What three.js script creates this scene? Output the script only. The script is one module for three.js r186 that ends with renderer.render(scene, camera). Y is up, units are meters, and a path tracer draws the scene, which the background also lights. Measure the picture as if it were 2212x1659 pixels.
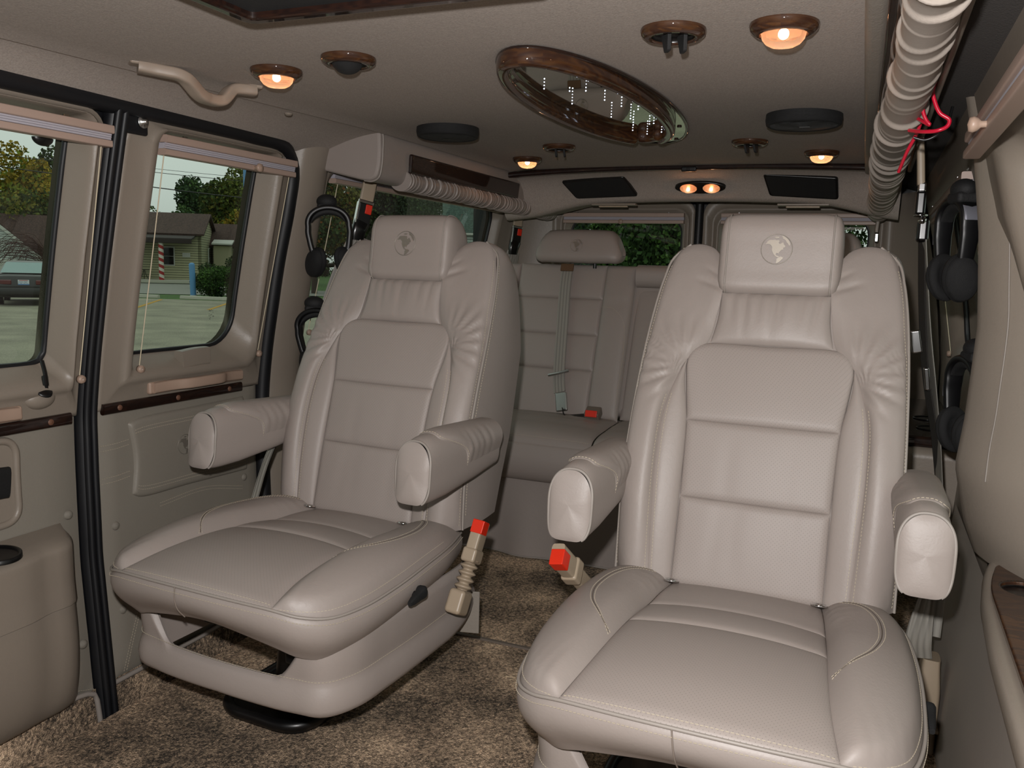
import * as THREE from 'three';
import { mergeGeometries, mergeVertices } from 'three/addons/utils/BufferGeometryUtils.js';
import { RoundedBoxGeometry } from 'three/addons/geometries/RoundedBoxGeometry.js';
import { RectAreaLightUniformsLib } from 'three/addons/lights/RectAreaLightUniformsLib.js';
RectAreaLightUniformsLib.init();

// ---------------------------------------------------------------- camera, sky, flash, exposure
// Van axes: x to the right of the photo, y up from the van floor, z = 0 at the photographer; the rear doors lie at z = -3.45.
const scene = new THREE.Scene();
const renderer = new THREE.WebGLRenderer({ antialias: true });
renderer.toneMapping = THREE.LinearToneMapping;
renderer.toneMappingExposure = 1.0;
renderer.shadowMap.enabled = true;
const camera = new THREE.PerspectiveCamera(49.19, 2212 / 1659, 0.05, 400);
camera.position.set(0.594, 1.0, 0);
camera.up.set(-0.0806, 0.9901, -0.1148);
camera.lookAt(0.594 - 0.3836, 1.0 - 0.1371, -0.9133);
scene.add(camera);

// overcast sky
{
  const w = 64, h = 32, d = new Float32Array(w * h * 4);
  for (let j = 0; j < h; j++) for (let i = 0; i < w; i++) {
    const e = (j + 0.5) / h * 2 - 1, up = Math.max(0, e), k = (j * w + i) * 4;
    const cl = 1 + 0.05 * Math.sin(i * 0.6 + 1.3 * Math.sin(j * 0.5)) * up;
    const L = (e < 0 ? 0.38 : 1.3 + 0.35 * up) * cl;
    d[k] = L * 0.95; d[k + 1] = L * 1.0; d[k + 2] = L * 1.03; d[k + 3] = 1;
  }
  const t = new THREE.DataTexture(d, w, h, THREE.RGBAFormat, THREE.FloatType);
  t.mapping = THREE.EquirectangularReflectionMapping; t.magFilter = THREE.LinearFilter; t.needsUpdate = true;
  scene.background = t;
}
// the photographer's camera flash, just above the lens
const flash = new THREE.SpotLight(0xfffcfa, 7.7, 0, 1.2, 0.45, 2);
flash.name = 'camera_flash';
flash.position.set(0.594 - 0.035, 1.0 + 0.075, -0.01);
flash.target.position.set(0.594 - 0.3836 * 2, 1.0 - 0.1371 * 2 - 0.1, -0.9133 * 2);
flash.castShadow = true; flash.shadow.radius = 0.6; flash.shadow.mapSize.set(2048, 2048); flash.shadow.camera.near = 0.1;
scene.add(flash, flash.target);

// ---------------------------------------------------------------- helpers
let seed = 7;
const rnd = () => { seed = (seed * 1664525 + 1013904223) >>> 0; return seed / 4294967296; };
const rr = (a, b) => a + (b - a) * rnd();
const clamp = (x, a = 0, b = 1) => Math.min(b, Math.max(a, x));
const smooth = (a, b, x) => { const t = clamp((x - a) / (b - a)); return t * t * (3 - 2 * t); };
const lerp = (a, b, t) => a + (b - a) * t;
const interp = (xs, ys, x) => { if (x <= xs[0]) return ys[0]; for (let i = 1; i < xs.length; i++) if (x <= xs[i]) return lerp(ys[i - 1], ys[i], (x - xs[i - 1]) / (xs[i] - xs[i - 1])); return ys[ys.length - 1]; };
const P = (x, y, z) => new THREE.Vector3(x, y, -z);            // z counted rearwards
const V = (x, y, z) => new THREE.Vector3(x, y, z);
function hash2(x, y) { let h = (x * 374761393 + y * 668265263) | 0; h = Math.imul(h ^ (h >>> 13), 1274126177); return ((h ^ (h >>> 16)) >>> 0) / 4294967296; }
function vnoise(x, y, per = 0) {
  const xi = Math.floor(x), yi = Math.floor(y), fx = x - xi, fy = y - yi, u = fx * fx * (3 - 2 * fx), v = fy * fy * (3 - 2 * fy);
  const m = per ? n => ((n % per) + per) % per : n => n;
  return lerp(lerp(hash2(m(xi), m(yi)), hash2(m(xi + 1), m(yi)), u), lerp(hash2(m(xi), m(yi + 1)), hash2(m(xi + 1), m(yi + 1)), u), v);
}
const fbm = (x, y, o = 4, per = 0) => { let s = 0, a = 0.5, t = 0; for (let i = 0; i < o; i++) { s += a * vnoise(x, y, per); t += a; x *= 2; y *= 2; per *= 2; a *= 0.5; } return s / t; };

const taken = {};
function numbered(n) { const k = taken[n] = (taken[n] ?? -1) + 1; return k ? n + '_' + String(k).padStart(3, '0') : n; }
function mesh(name, geo, mat, parent) {
  const g = Array.isArray(geo) ? merge(geo) : geo;
  const m = new THREE.Mesh(g, mat); m.name = parent && parent !== scene ? name : numbered(name);
  m.castShadow = m.receiveShadow = true; (parent ?? scene).add(m); return m;
}
function thing(name, label, category, group, pos, turn = 0) {
  const o = new THREE.Group(); o.name = numbered(name); o.userData = { label, category }; if (group) o.userData.group = group;
  if (pos) o.position.copy(pos); o.rotation.y = turn; scene.add(o); return o;
}
function tag(o, label, category, group) { o.userData.label = label; o.userData.category = category; if (group) o.userData.group = group; return o; }
function structure(name, geo, mat, label) { const m = geo ? mesh(name, geo, mat) : new THREE.Group(); if (!geo) { m.name = numbered(name); scene.add(m); } m.userData.kind = 'structure'; if (label) m.userData.label = label; return m; }
function copyOf(root, label, pos, turn = 0) { const c = root.clone(); c.name = numbered(root.name.replace(/_\d{3}$/, '')); c.userData = { ...root.userData, label }; c.position.copy(pos); c.rotation.y = turn; scene.add(c); return c; }
function merge(list) {
  const out = list.map(g => { g = g.index ? g.toNonIndexed() : g; const n = new THREE.BufferGeometry(); for (const a of ['position', 'normal', 'uv']) n.setAttribute(a, g.attributes[a] ?? new THREE.BufferAttribute(new Float32Array(g.attributes.position.count * 2), 2)); if (g.attributes.color) n.setAttribute('color', g.attributes.color); return n; });
  return mergeGeometries(out);
}
// uv in metres, projected along the main direction of each face
function boxUV(geo, s = 1) {
  if (!geo.attributes.normal) geo.computeVertexNormals();
  const g = geo.index ? geo.toNonIndexed() : geo, p = g.attributes.position, n = p.count, uv = new Float32Array(n * 2), a = V(), b = V(), c = V();
  for (let i = 0; i < n; i += 3) {
    a.fromBufferAttribute(p, i); b.fromBufferAttribute(p, i + 1); c.fromBufferAttribute(p, i + 2);
    const e = b.clone().sub(a).cross(c.clone().sub(a)), x = Math.abs(e.x), y = Math.abs(e.y), z = Math.abs(e.z);
    [a, b, c].forEach((q, k) => { const t = (i + k) * 2; if (x >= y && x >= z) { uv[t] = q.z * s; uv[t + 1] = q.y * s; } else if (y >= z) { uv[t] = q.x * s; uv[t + 1] = q.z * s; } else { uv[t] = q.x * s; uv[t + 1] = q.y * s; } });
  }
  g.setAttribute('uv', new THREE.BufferAttribute(uv, 2)); return g;
}
const at = (g, x, y, z, rx = 0, ry = 0, rz = 0) => g.applyMatrix4(new THREE.Matrix4().compose(V(x, y, z), new THREE.Quaternion().setFromEuler(new THREE.Euler(rx, ry, rz)), V(1, 1, 1)));
const rbox = (w, h, d, r = 0.004, s = 2) => boxUV(new RoundedBoxGeometry(w, h, d, s, Math.min(r, w * 0.49, h * 0.49, d * 0.49)));
const cyl = (r1, r2, h, n = 20) => new THREE.CylinderGeometry(r1, r2, h, n);
const spline = (pts, n, closed = false) => new THREE.CatmullRomCurve3(pts, closed, 'centripetal').getSpacedPoints(n);
const tube = (pts, r, n = pts.length * 6, seg = 8, closed = false) => boxUV(new THREE.TubeGeometry(new THREE.CatmullRomCurve3(pts, closed, 'centripetal'), n, r, seg, closed));
const lathe = (prof, n = 32) => { const g = new THREE.LatheGeometry(prof.map(([r, y]) => new THREE.Vector2(Math.max(r, 1e-5), y)), n); return g; };
const ext = (shape, depth, bevel = 0, seg = 12) => boxUV(new THREE.ExtrudeGeometry(shape, { depth, bevelEnabled: bevel > 0, bevelThickness: bevel, bevelSize: bevel, bevelOffset: -bevel, bevelSegments: 3, curveSegments: seg }));
const poly = pts => { const s = new THREE.Shape(); pts.forEach(([x, y], i) => i ? s.lineTo(x, y) : s.moveTo(x, y)); s.closePath(); return s; };
function roundPoly(pts, r) {     // polygon with rounded corners
  const s = new THREE.Shape(), n = pts.length;
  for (let i = 0; i < n; i++) {
    const a = pts[(i + n - 1) % n], b = pts[i], c = pts[(i + 1) % n], R = Array.isArray(r) ? r[i] : r;
    const l1 = Math.hypot(a[0] - b[0], a[1] - b[1]), l2 = Math.hypot(c[0] - b[0], c[1] - b[1]), k = Math.min(R, l1 * 0.49, l2 * 0.49);
    const p = [b[0] + (a[0] - b[0]) / l1 * k, b[1] + (a[1] - b[1]) / l1 * k], q = [b[0] + (c[0] - b[0]) / l2 * k, b[1] + (c[1] - b[1]) / l2 * k];
    i ? s.lineTo(...p) : s.moveTo(...p); s.quadraticCurveTo(b[0], b[1], q[0], q[1]);
  }
  s.closePath(); return s;
}
// grid surface; f(u, v) gives points; params may be listed
const spread = n => Array.from({ length: n + 1 }, (_, i) => { const t = i / n; return t - 0.11 * Math.sin(2 * Math.PI * t); });
const even = n => Array.from({ length: n + 1 }, (_, i) => i / n);
function gridFrom(rows, wrap = false, caps = '') {          // rows[j][i]
  const nv = rows.length, nu = rows[0].length, pos = [], uv = [], idx = [];
  let vl = 0;
  for (let j = 0; j < nv; j++) {
    if (j) vl += rows[j][nu >> 1].distanceTo(rows[j - 1][nu >> 1]);
    let ul = 0;
    for (let i = 0; i < nu; i++) { if (i) ul += rows[j][i].distanceTo(rows[j][i - 1]); const p = rows[j][i]; pos.push(p.x, p.y, p.z); uv.push(ul, vl); }
  }
  for (let j = 0; j < nv - 1; j++) for (let i = 0; i < nu - 1; i++) { const a = j * nu + i, b = a + 1, c = a + nu, d = c + 1; idx.push(a, b, d, a, d, c); }
  for (const e of caps) {        // 's' closes the first row, 'e' the last, with a fan
    const j = e === 's' ? 0 : nv - 1, m = V(); rows[j].forEach(p => m.add(p)); m.multiplyScalar(1 / nu);
    const o = pos.length / 3; rows[j].forEach(p => { pos.push(p.x, p.y, p.z); uv.push(p.x, p.y); }); pos.push(m.x, m.y, m.z); uv.push(m.x, m.y);
    for (let i = 0; i < nu - 1; i++) e === 's' ? idx.push(o + i + 1, o + i, o + nu) : idx.push(o + i, o + i + 1, o + nu);
    if (!wrap) e === 's' ? idx.push(o, o + nu - 1, o + nu) : idx.push(o + nu - 1, o, o + nu);
  }
  const g = new THREE.BufferGeometry(); g.setAttribute('position', new THREE.Float32BufferAttribute(pos, 3)); g.setAttribute('uv', new THREE.Float32BufferAttribute(uv, 2)); g.setIndex(idx); g.computeVertexNormals();
  if (wrap) { const n = g.attributes.normal, a = V(), b = V(); for (let j = 0; j < nv; j++) { const i0 = j * nu, i1 = i0 + nu - 1; a.fromBufferAttribute(n, i0); b.fromBufferAttribute(n, i1); a.add(b).normalize(); n.setXYZ(i0, a.x, a.y, a.z); n.setXYZ(i1, a.x, a.y, a.z); } }
  return g;
}
const edgeOf = (d, w) => d >= w ? 1 : Math.sqrt(Math.max(0, 1 - (1 - d / w) ** 2));
// padded patch between four border curves; borders sink by `sink`, the middle swells by `swell`
function patch({ L, R, B, T, nu = 24, nv = 24, w = 0.012, sink = 0.004, swell = 0.006, flip = 1, fn, open = '' }) {
  const us = spread(nu), vs = spread(nv), cur = (c, ts) => { const k = new THREE.CatmullRomCurve3(c, false, 'centripetal'); return ts.map(t => c.length === 2 ? c[0].clone().lerp(c[1], t) : k.getPointAt(clamp(t))); };
  const l = cur(L, vs), r = cur(R, vs), b = cur(B ?? [L[0], R[0]], us), t = cur(T ?? [L[L.length - 1], R[R.length - 1]], us);
  const base = [];
  for (let j = 0; j <= nv; j++) { const v = vs[j], row = []; for (let i = 0; i <= nu; i++) {
    const u = us[i], p = V();
    p.addScaledVector(l[j], 1 - u).addScaledVector(r[j], u).addScaledVector(b[i], 1 - v).addScaledVector(t[i], v);
    p.addScaledVector(b[0], -(1 - u) * (1 - v)).addScaledVector(b[nu], -u * (1 - v)).addScaledVector(t[0], -(1 - u) * v).addScaledVector(t[nu], -u * v);
    row.push(p); } base.push(row); }
  const rows = base.map((row, j) => row.map((p, i) => {
    const i0 = Math.max(0, i - 1), i1 = Math.min(nu, i + 1), j0 = Math.max(0, j - 1), j1 = Math.min(nv, j + 1);
    let n = base[j][i1].clone().sub(base[j][i0]).cross(base[j1][i].clone().sub(base[j0][i]));
    if (n.lengthSq() < 1e-14) { const im = nu >> 1, jm = nv >> 1; n = base[jm][im + 1].clone().sub(base[jm][im - 1]).cross(base[jm + 1][im].clone().sub(base[jm - 1][im])); }
    n.normalize().multiplyScalar(flip);
    const u = us[i], v = vs[j], W = base[j][0].distanceTo(base[j][nu]), H = base[0][i].distanceTo(base[nv][i]);
    const E = (open.includes('l') ? 1 : edgeOf(u * W, w)) * (open.includes('r') ? 1 : edgeOf((1 - u) * W, w)) * (open.includes('b') ? 1 : edgeOf(v * H, w)) * (open.includes('t') ? 1 : edgeOf((1 - v) * H, w));
    const dome = Math.sqrt(Math.max(0, 16 * u * (1 - u) * v * (1 - v)));
    let d = -sink + E * (sink + swell * dome);
    if (fn) d += E * fn(u, v, p);
    return p.clone().addScaledVector(n, d);
  }));
  const geo = gridFrom(rows);
  if (flip < 0) { geo.index.array.reverse(); geo.computeVertexNormals(); }
  const sample = (u, v) => { // displaced point and normal at (u, v)
    const fi = us.findIndex((q, k) => k && q >= u - 1e-9), fj = vs.findIndex((q, k) => k && q >= v - 1e-9), i = fi < 0 ? nu : fi, j = fj < 0 ? nv : fj;
    const a = clamp((u - us[i - 1]) / (us[i] - us[i - 1])), c = clamp((v - vs[j - 1]) / (vs[j] - vs[j - 1]));
    const p00 = rows[j - 1][i - 1], p10 = rows[j - 1][i], p01 = rows[j][i - 1], p11 = rows[j][i];
    const p = p00.clone().lerp(p10, a).lerp(p01.clone().lerp(p11, a), c), n = p10.clone().sub(p00).cross(p01.clone().sub(p00)).normalize().multiplyScalar(flip);
    return { p, n };
  };
  return { geo, sample, rows, us, vs };
}
// a row of thread stitches along a line of points
const stitchUnit = new THREE.BoxGeometry(1, 1, 1);
function stitchRow(pts, normals, pitch = 0.0062, len = 0.0040, r = 0.0009) {
  const out = [], m = new THREE.Matrix4(); let acc = 0;
  for (let i = 1; i < pts.length; i++) {
    const a = pts[i - 1], b = pts[i], L = a.distanceTo(b); if (L < 1e-6) continue;
    const t = b.clone().sub(a).normalize(), n = normals[i].clone(); n.addScaledVector(t, -n.dot(t)).normalize(); const s = t.clone().cross(n);
    for (; acc < L; acc += pitch) { const p = a.clone().addScaledVector(t, acc).addScaledVector(n, r * 0.25); m.makeBasis(t.clone().multiplyScalar(len), n.clone().multiplyScalar(r), s.clone().multiplyScalar(r)).setPosition(p); out.push(stitchUnit.clone().applyMatrix4(m)); }
    acc -= L;
  }
  return out;
}
function stitchOn(pt, uvs, n = 60) {
  const c = new THREE.CatmullRomCurve3(uvs.map(([u, v]) => V(u, v, 0)), false, 'centripetal').getPoints(n).map(q => pt.sample(clamp(q.x), clamp(q.y)));
  return stitchRow(c.map(q => q.p), c.map(q => q.n));
}
const stuff = m => { m.userData.kind = 'stuff'; return m; };
// flat strap following points, width across `side`
function strap(pts, side, w, th = 0.0016, n = 40, fold = null) {
  const c = new THREE.CatmullRomCurve3(pts, false, 'centripetal').getSpacedPoints(n), rows = [];
  for (let j = 0; j <= n; j++) {
    const t = c[Math.min(n, j + 1)].clone().sub(c[Math.max(0, j - 1)]).normalize(), ww = typeof w === 'function' ? w(j / n) : w;
    const s0 = typeof side === 'function' ? side(j / n) : side, s = s0.clone().addScaledVector(t, -s0.dot(t)).normalize(), nn = s.clone().cross(t), row = [];
    const K = 8; for (let k = 0; k <= K; k++) { const q = k / K - 0.5; row.push(c[j].clone().addScaledVector(s, q * ww).addScaledVector(nn, th / 2 + (fold ? fold(q, j / n) : 0))); }
    for (let k = K; k >= 0; k--) { const q = k / K - 0.5; row.push(c[j].clone().addScaledVector(s, q * ww).addScaledVector(nn, -th / 2 + (fold ? fold(q, j / n) : 0))); }
    row.push(row[0].clone()); rows.push(row);
  }
  return gridFrom(rows, true, 'se');
}
// sweep of a closed cross-section ring(k, t) -> [a, b] along points
function sweep(pts, up, ring, n = 40, m = 16, caps = 'se') {
  const c = pts.length === 2 ? Array.from({ length: n + 1 }, (_, j) => pts[0].clone().lerp(pts[1], j / n)) : new THREE.CatmullRomCurve3(pts, false, 'centripetal').getSpacedPoints(n), rows = [];
  for (let j = 0; j <= n; j++) {
    const t = c[Math.min(n, j + 1)].clone().sub(c[Math.max(0, j - 1)]).normalize(), s = up.clone().addScaledVector(t, -up.dot(t)).normalize(), r = t.clone().cross(s), row = [];
    for (let k = 0; k <= m; k++) { const [a, b] = ring(k % m / m, j / n); row.push(c[j].clone().addScaledVector(r, a).addScaledVector(s, b)); }
    rows.push(row);
  }
  return gridFrom(rows, true, caps);
}
const superRing = (w, h, e = 4) => k => { const a = k * Math.PI * 2, c = Math.cos(a), s = Math.sin(a); return [w / 2 * Math.sign(c) * Math.abs(c) ** (2 / e), h / 2 * Math.sign(s) * Math.abs(s) ** (2 / e)]; };

// ---------------------------------------------------------------- materials
function dataTex(n, f, srgb, repeat = 1) {
  const d = new Uint8Array(n * n * 4);
  for (let j = 0; j < n; j++) for (let i = 0; i < n; i++) { const c = f(i / n, j / n, i, j), k = (j * n + i) * 4; const q = Array.isArray(c) ? c : [c, c, c]; d[k] = clamp(q[0]) * 255; d[k + 1] = clamp(q[1]) * 255; d[k + 2] = clamp(q[2]) * 255; d[k + 3] = 255; }
  const t = new THREE.DataTexture(d, n, n); t.wrapS = t.wrapT = THREE.RepeatWrapping; t.magFilter = THREE.LinearFilter; t.minFilter = THREE.LinearMipmapLinearFilter; t.generateMipmaps = true; if (srgb) t.colorSpace = THREE.SRGBColorSpace; t.repeat.set(repeat, repeat); t.needsUpdate = true; return t;
}
const col = h => { const c = new THREE.Color(h); return [Math.pow(c.r, 1 / 2.2), Math.pow(c.g, 1 / 2.2), Math.pow(c.b, 1 / 2.2)]; };
const mul = (c, k) => [c[0] * k, c[1] * k, c[2] * k];
const grainT = dataTex(512, (u, v) => 0.55 * fbm(u * 64, v * 64, 3, 64) + 0.45 * fbm(u * 16, v * 16, 2, 16), false, 1 / 0.16);
// leather with a fine perforation, holes every 7 mm (tile = 56 mm)
const holeAt = (u, v) => { const x = u * 8, y = v * 16, row = Math.floor(y), fx = (x + (row & 1) * 0.5) % 1 - 0.5, fy = y % 1 - 0.5; return Math.hypot(fx * 0.007, fy * 0.0035) < 0.00055 ? 1 : 0; };
const perfBump = dataTex(512, (u, v) => holeAt(u, v) ? 0 : 0.8 + 0.2 * fbm(u * 24, v * 24, 2, 24), false, 1 / 0.056);
const perfCol = dataTex(512, (u, v) => holeAt(u, v) ? 0.84 : 1, true, 1 / 0.056);
const LEATHER = 0x938983;
const std = (color, roughness, o = {}) => new THREE.MeshStandardMaterial({ color, roughness, ...o });
const phy = (color, roughness, o = {}) => new THREE.MeshPhysicalMaterial({ color, roughness, ...o });
const M = {};
M.leather = std(LEATHER, 0.5, { bumpMap: grainT, bumpScale: 0.00025, side: THREE.DoubleSide });
M.perf = std(LEATHER, 0.55, { map: perfCol, bumpMap: perfBump, bumpScale: 0.00012, side: THREE.DoubleSide });
M.piping = std(0x8e867f, 0.5);
M.thread = std(0xb0a592, 0.75);
M.doorVinyl = std(0x817b71, 0.5, { bumpMap: grainT, bumpScale: 0.0003, side: THREE.DoubleSide });
M.vinyl = std(0x857e75, 0.5, { bumpMap: grainT, bumpScale: 0.0005, side: THREE.DoubleSide });
M.plastic = std(0x82786d, 0.42, { bumpMap: grainT, bumpScale: 0.00025, side: THREE.DoubleSide });
M.plasticPink = std(0xa08878, 0.45);
M.beigePlastic = std(0x9c8c78, 0.4);
const clothT = dataTex(512, (u, v, i, j) => { const n = 0.84 + 0.16 * fbm(u * 128, v * 128, 2, 128) + 0.05 * (((i >> 1) + (j >> 1)) & 1); return [n, n * 0.995, n * 0.99]; }, true, 1 / 0.25);
const clothB = dataTex(256, (u, v) => fbm(u * 64, v * 64, 3, 64), false, 1 / 0.12);
M.headliner = std(0xaaa098, 0.95, { map: clothT, bumpMap: clothB, bumpScale: 0.0003, side: THREE.DoubleSide });
M.darkCove = std(0x3a3633, 0.95, { bumpMap: clothB, bumpScale: 0.0008, side: THREE.DoubleSide });
const carpetT = dataTex(1024, (u, v) => {
  const f = hash2(Math.floor(u * 700), Math.floor(v * 700)), g = fbm(u * 180, v * 180, 2, 180), p = fbm(u * 7, v * 7, 4, 7);
  const k = 0.5 + 0.5 * f * 0.9 + (g - 0.5) * 0.75 + (p - 0.5) * 0.75, t = hash2(Math.floor(u * 400), Math.floor(v * 400) + 99);
  return [0.78 * k + 0.07 * t, 0.675 * k + 0.055 * t, 0.57 * k + 0.035 * t];
}, true, 1 / 0.9);
const carpetB = dataTex(512, (u, v) => 0.6 * hash2(Math.floor(u * 300), Math.floor(v * 300)) + 0.4 * fbm(u * 60, v * 60, 3, 60), false, 1 / 0.4);
M.carpet = std(0xffffff, 1, { map: carpetT, bumpMap: carpetB, bumpScale: 0.004, side: THREE.DoubleSide });
function woodTex(base, dark, light, stretch) {
  const B = col(base), Dk = col(dark), Lt = col(light);
  return dataTex(512, (u, v) => {
    const w = fbm(u * 3, v * 6, 4, 0), g = 0.5 + 0.5 * Math.sin((v * stretch + w * 5 + 0.6 * fbm(u * 2, v * 20, 3)) * 9), h = fbm(u * 12, v * 160, 3);
    const t = clamp(g * 0.75 + h * 0.5 - 0.2), q = clamp(w * 1.6 - 0.5);
    return [0, 1, 2].map(i => lerp(lerp(Dk[i], B[i], t), Lt[i], q * t * 0.7));
  }, true, 1 / 0.35);
}
const woodT = woodTex(0x46280f, 0x2c1408, 0x66401a, 1.6), woodDarkT = woodTex(0x34180c, 0x200c06, 0x4a2612, 2.2);
M.sidePanel = std(0xa39a91, 0.6, { bumpMap: grainT, bumpScale: 0.0003, side: THREE.DoubleSide });
M.wood = phy(0xffffff, 0.6, { map: woodT, specularIntensity: 0.3, clearcoat: 1, clearcoatRoughness: 0.04, side: THREE.DoubleSide });
M.woodDark = phy(0xb4b4b4, 0.6, { map: woodDarkT, specularIntensity: 0.3, clearcoat: 1, clearcoatRoughness: 0.04, side: THREE.DoubleSide });
M.black = std(0x0b0b0c, 0.35);
M.blackGloss = phy(0x060607, 0.3, { clearcoat: 0.5, clearcoatRoughness: 0.15 });
M.blackMatte = std(0x101011, 0.75, { bumpMap: grainT, bumpScale: 0.0005 });
M.rubber = std(0x0d0e12, 0.5, { side: THREE.DoubleSide });
M.chrome = std(0xd8d8d8, 0.12, { metalness: 1 });
M.steel = std(0xb8b8b6, 0.3, { metalness: 1 });
M.silverGrey = std(0x8d8e98, 0.4, { metalness: 0.55 });
M.mirror = phy(0xc9cbbf, 0.015, { metalness: 1 });
M.redPlastic = std(0xd42a10, 0.4);
M.redWire = phy(0xc01030, 0.3, { clearcoat: 0.6 });
const webT = dataTex(256, (u, v, i, j) => { const s = (i % 64) / 64, rib = 0.8 + 0.2 * Math.abs(Math.sin(s * Math.PI)), tw = 0.9 + 0.1 * (((i + j) >> 2) & 1); const k = rib * tw; return [k, k, k]; }, true, 1);
webT.repeat.set(1 / 0.05, 1 / 0.02);
M.webSilver = phy(0xa7a39a, 0.35, { map: webT, metalness: 0.35, side: THREE.DoubleSide });
M.webTan = std(0x97928a, 0.6, { map: webT, side: THREE.DoubleSide });
M.webDark = std(0x2b2724, 0.7, { map: webT, side: THREE.DoubleSide });
M.threadMetal = std(0x9a9389, 0.45, { metalness: 0.7 });
M.cord = std(0xcbbfa5, 0.7);
M.blindRail = std(0xa58f83, 0.45);
M.blindFabric = std(0xaaa6ae, 0.8, { side: THREE.DoubleSide });
M.bulbGlass = new THREE.MeshPhysicalMaterial({ color: 0xffc58a, roughness: 0.12, emissive: 0xff9440, emissiveIntensity: 0.75, clearcoat: 1 });
M.bulbCore = std(0xffffff, 0.5, { emissive: 0xffe6cc, emissiveIntensity: 16 });
M.headRoll = std(0xa0968d, 0.6, { bumpMap: grainT, bumpScale: 0.0002, side: THREE.DoubleSide });
M.pillar = std(0x8c8277, 0.38, { bumpMap: grainT, bumpScale: 0.00025 });
M.carPaint = phy(0x0a1110, 0.4, { clearcoat: 0.35, clearcoatRoughness: 0.1, side: THREE.DoubleSide }); M.carGlass = phy(0x7f9a98, 0.05, { metalness: 0.4, side: THREE.DoubleSide });
M.handle = std(0x8e8073, 0.42);
M.bandBlack = std(0x08080a, 0.42);
M.star = std(0xffffff, 0.5, { emissive: 0xd8e6ff, emissiveIntensity: 6 });
M.glass = new THREE.MeshPhysicalMaterial({ color: 0xa9b2a6, roughness: 0, metalness: 0, transmission: 1, thickness: 0, ior: 1.45, side: THREE.DoubleSide });
M.dimGlass = new THREE.MeshPhysicalMaterial({ color: 0x80847f, roughness: 0, transmission: 1, thickness: 0, ior: 1.45, side: THREE.DoubleSide });  // unseen windscreen; grey tint put in to cut the daylight from the front

// ---------------------------------------------------------------- van shell
const PLy = [-0.3, -0.04, 0.33, 0.55, 0.67, 0.8, 0.99, 1.145, 1.29, 1.4], PLx = [0.90, 0.926, 0.957, 0.96, 0.958, 0.938, 0.902, 0.868, 0.835, 0.80];
const PRy = [-0.1, 0.3, 0.5, 0.7, 0.9, 1.1, 1.3, 1.4], PRx = [0.815, 0.835, 0.85, 0.85, 0.825, 0.79, 0.74, 0.71];
const XL = (y, off = 0) => -(interp(PLy, PLx, y) + off), XR = (y, off = 0) => interp(PRy, PRx, y) + off;
function loopRR(a0, a1, b0, b1, r, n = 12) {       // rounded rectangle as 4 quarters of n points, first point = middle of the lower side
  const R = Array.isArray(r) ? r : [r, r, r, r], am = (a0 + a1) / 2, bm = (b0 + b1) / 2, out = [];
  const q = (s, c, e, R, ang) => { // side start, corner centre..., end
    const pts = [s]; for (let k = 0; k <= 6; k++) { const t = ang + k / 6 * Math.PI / 2; pts.push([c[0] + R * Math.cos(t), c[1] + R * Math.sin(t)]); } pts.push(e);
    const L = [0]; for (let i = 1; i < pts.length; i++) L.push(L[i - 1] + Math.hypot(pts[i][0] - pts[i - 1][0], pts[i][1] - pts[i - 1][1]));
    for (let k = 0; k < n; k++) { // equal count: 1/4 straight, 1/2 arc, 1/4 straight
      const f = k / n, d = f < 0.25 ? f / 0.25 * L[1] : f < 0.75 ? L[1] + (f - 0.25) / 0.5 * (L[7] - L[1]) : L[7] + (f - 0.75) / 0.25 * (L[8] - L[7]);
      let i = 1; while (i < 8 && L[i] < d) i++; const t = L[i] > L[i - 1] ? (d - L[i - 1]) / (L[i] - L[i - 1]) : 0;
      out.push([lerp(pts[i - 1][0], pts[i][0], t), lerp(pts[i - 1][1], pts[i][1], t)]);
    }
  };
  q([am, b0], [a1 - R[0], b0 + R[0]], [a1, bm], R[0], -Math.PI / 2);
  q([a1, bm], [a1 - R[1], b1 - R[1]], [am, b1], R[1], 0);
  q([am, b1], [a0 + R[2], b1 - R[2]], [a0, bm], R[2], Math.PI / 2);
  q([a0, bm], [a0 + R[3], b0 + R[3]], [am, b0], R[3], Math.PI);
  out.push(out[0].slice()); return out;
}
// panel with a window: rings from the outer loop to the window loop; steps = [[t, offset], ...]; map(a, b, offset) -> point
function ringPanel(outer, inner, steps, map) {
  return gridFrom(steps.map(([t, o]) => outer.map((p, i) => map(lerp(p[0], inner[i][0], t), lerp(p[1], inner[i][1], t), o))), true);
}
function pane(loop, map, o) { // filled loop
  const rows = []; let c = [0, 0]; loop.slice(1).forEach(p => { c[0] += p[0]; c[1] += p[1]; }); c = [c[0] / (loop.length - 1), c[1] / (loop.length - 1)];
  for (let j = 0; j <= 8; j++) rows.push(loop.map(p => map(lerp(p[0], c[0], Math.min(j / 8, 0.999)), lerp(p[1], c[1], Math.min(j / 8, 0.999)), o)));
  return gridFrom(rows, true);
}
const leftMap = (z, y, o) => P(XL(y, o), y, z), rightMap = (z, y, o) => P(XR(y, o), y, z);
function wallPiece(map, z0, z1, ys, o, nz = 4) { // plain strip following the profile
  return gridFrom(ys.map(y => Array.from({ length: nz + 1 }, (_, i) => map(lerp(z0, z1, i / nz), y, o))));
}
const yspan = (a, b, n = 14) => Array.from({ length: n + 1 }, (_, i) => lerp(a, b, i / n));
const fit = g => boxUV(g);

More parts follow.
